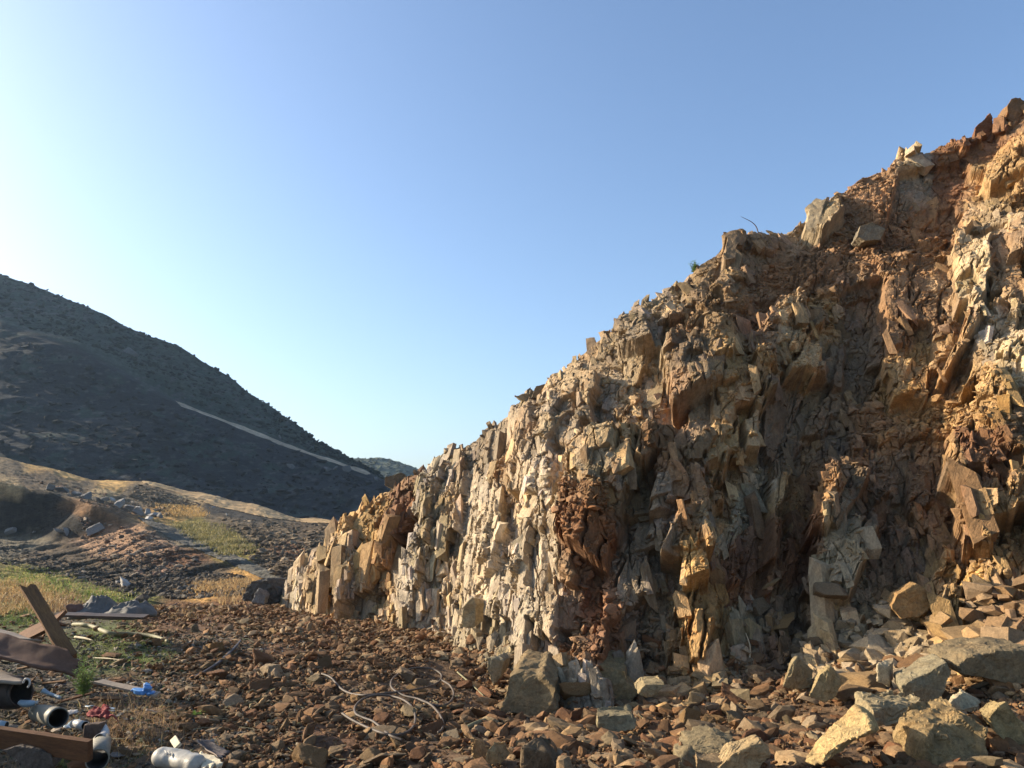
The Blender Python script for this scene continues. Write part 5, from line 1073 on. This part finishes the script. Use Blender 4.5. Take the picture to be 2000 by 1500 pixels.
v, f, c = tuft_field([([(-30,1180),(60,1180),(100,1205),(60,1225),(-30,1215)], 200, 12, .07, .005, GR, .05), ([(140,1210),(250,1205),(340,1235),(350,1290),(200,1300),(150,1290)], 330, 11, .055, .0045, GR, .05), ([(240,1290),(330,1300),(300,1400),(230,1380)], 60, 8, .05, .003, GR, .04),
                      ([(80,1475),(190,1475),(200,1510),(80,1510)], 45, 12, .07, .003, GR, .03), ([(130,1440),(180,1440),(180,1465),(130,1465)], 20, 10, .05, .003, GR, .03), ([(370,1392),(398,1388),(398,1412),(372,1412)], 10, 14, .05, .004, GR, .02), ([(262,1450),(285,1450),(285,1480),(262,1480)], 10, 12, .06, .003, GR, .02),
                      ([(0,1095),(120,1115),(270,1172),(150,1180),(0,1130)], 500, 7, .09, .012, GR + [(.30,.28,.09)], .2), ([(480,1205),(560,1195),(560,1215),(490,1225)], 20, 8, .05, .004, GR, .05)], 802)
me = mesh_np("grass", v, f, c); me.materials.append(M_LEAF); tag(link("grass", me), "short green grass growing round the junk and on the lip", None, None, "stuff")

def bush(name, base, h, nst, spread, leafl, colr, label, cat, seed, upright=.9):
    r = np.random.default_rng(seed); root = bpy.data.objects.new(name, None); S.collection.objects.link(root); root.location = base; tag(root, label, cat)
    V_, F_, C_, o = [], [], [], 0; sv, sf, sc_, so = [], [], [], 0
    for k in range(nst):
        a = r.uniform(0, 6.28); tip = np.array((math.cos(a) * spread * r.uniform(.1, 1), math.sin(a) * spread * .7 * r.uniform(.1, 1), h * r.uniform(.5, 1))); n = 26
        s = np.linspace(0, 1, 9); path = tip[None, :] * np.stack([s ** 1.5, s ** 1.5, s], -1); w = .0028 * (1 - s * .7)
        for ax in ((1, 0, 0), (0, 1, 0)):
            v = np.stack([path - np.array(ax) * w[:, None], path + np.array(ax) * w[:, None]], 1).reshape(-1, 3); sf.append(np.array([[2 * i, 2 * i + 1, 2 * i + 3, 2 * i + 2] for i in range(8)]) + so); sv.append(v); so += len(v)
        for m_ in range(n):
            t_ = .12 + .88 * m_ / n; p_ = np.array([np.interp(t_, s, path[:, j]) for j in range(3)]); az = r.uniform(0, 6.28); L = leafl * r.uniform(.6, 1.1) * (1.15 - .5 * t_); el = r.uniform(.2, .9)
            d = np.array((math.cos(az) * math.cos(el), math.sin(az) * math.cos(el), math.sin(el))); sd = np.cross(d, (0, 0, 1)); sd /= np.linalg.norm(sd) + 1e-6; wv = L * .13
            q = np.array([p_, p_ + d * L * .45 + sd * wv, p_ + d * L + np.array((0, 0, -.15 * L)), p_ + d * L * .45 - sd * wv]); V_.append(q); F_.append(np.array([[0, 1, 2, 3]]) + o); o += 4; C_.append(np.tile(np.array(colr) * r.uniform(.6, 1.35), (4, 1)))
    a = mesh_np("leaves", np.concatenate(V_), np.concatenate(F_), np.concatenate(C_)); a.materials.append(M_LEAF); link("leaves", a, None, root)
    b = mesh_np("stems", np.concatenate(sv), np.concatenate(sf), np.tile(np.array((.18, .19, .08)), (so, 1))); b.materials.append(M_LEAF); link("stems", b, None, root)
    return root
bush("green_shrub", A(163, 1362, 5.35), .26, 22, .15, .048, (.17, .25, .07), "leafy green shrub growing up in front of the fibreboard", "shrub", 901)
bush("weed", skyline(1356)[0] - Vector((0, 0, .03)), .22, 14, .10, .06, (.16, .25, .07), "small green weed sprouting on the skyline of the cliff", "plant", 902)
bush("weed", G(383, 1404, True), .06, 10, .06, .035, (.16, .26, .05), "tiny bright green weed alone on the brown soil", "plant", 903)
tw, ty_ = skyline(1482); tube("dry_twig", [tw - Vector((0, 0, .05)), A(1477, ty_ - 11, tw.y), A(1467, ty_ - 21, tw.y), A(1447, ty_ - 31, tw.y)], [.010, .008, .006, .003], M_CLAY, "bare bent twig standing against the sky on the cliff top", "twig", seg=6)
tube("dead_stalk", [G(1464, 1290), G(1464, 1290) + Vector((.005, -.02, .14)), G(1464, 1290) + Vector((-.03, -.02, .26))], [.006, .005, .003], M_CREAM, "thin forked dead stalk at the foot of the ochre rock", "stalk", seg=6)
# low scrub on the hills: clumps of small leaf faces
r_ = np.random.default_rng(950); V_, F_, C_, o = [], [], [], 0
def scrub(pa, n, smin, smax, colr, seed, rows):
    r = np.random.default_rng(seed); ny, nx = pa.shape[:2]; P_ = []; S_ = []; C_ = []
    for k in range(n):
        j = r.integers(int(ny * rows[0]), int(ny * rows[1])); i = r.integers(5, nx - 5); s_ = smin * (smax / smin) ** (r.random() ** 2); P_.append(pa[j, i] + np.array((0, 0, s_ * .25))); S_.append(s_); C_.append(np.array(colr) * r.uniform(.5, 1.5))
    vv = [rock_shape(1, 970 + i, 3, .12) for i in range(8)]; return merge_rocks(vv, np.array(P_), np.array(S_), np.array(C_), r)
parts = [scrub(p, 5200, .18, .8, (.030, .038, .026), 961, (.535, .90)), scrub(p, 2600, .2, .9, (.032, .033, .032), 962, (.03, .43)), scrub(p, 700, .2, .7, (.030, .038, .026), 963, (.90, .93)), scrub(p2, 1500, .5, 1.8, (.06, .07, .04), 964, (.4, .95))]
for a, b, c in parts: V_.append(a); F_.append(b + o); C_.append(c); o += len(a)
me = mesh_np("scrub", np.concatenate(V_), np.concatenate(F_), np.concatenate(C_)); me.materials.append(M_FAR); tag(link("undergrowth", me), "low dark scrub and stones covering the shaded hills", None, None, "stuff")
# ------------------------------------------------------------------ the air between here and the hills
bm = bmesh.new(); bmesh.ops.create_cube(bm, size=1.0); hz = bpy.data.meshes.new("haze"); bm.to_mesh(hz); bm.free()
m = bpy.data.materials.new("haze"); m.use_nodes = True; t = m.node_tree; t.nodes.clear(); o = t.nodes.new("ShaderNodeOutputMaterial")
pv = t.nodes.new("ShaderNodeVolumePrincipled"); pv.inputs["Color"].default_value = (.50, .72, 1.0, 1); pv.inputs["Density"].default_value = .00026; pv.inputs["Anisotropy"].default_value = .3
t.links.new(pv.outputs[0], o.inputs["Volume"]); hz.materials.append(m); hzo = link("haze", hz); hzo.scale = (2500, 2500, 120); hzo.location = (0, 0, 120 / 2 - 8)
tag(hzo, "thin bluish haze in the air towards the hills", None, None, "stuff")
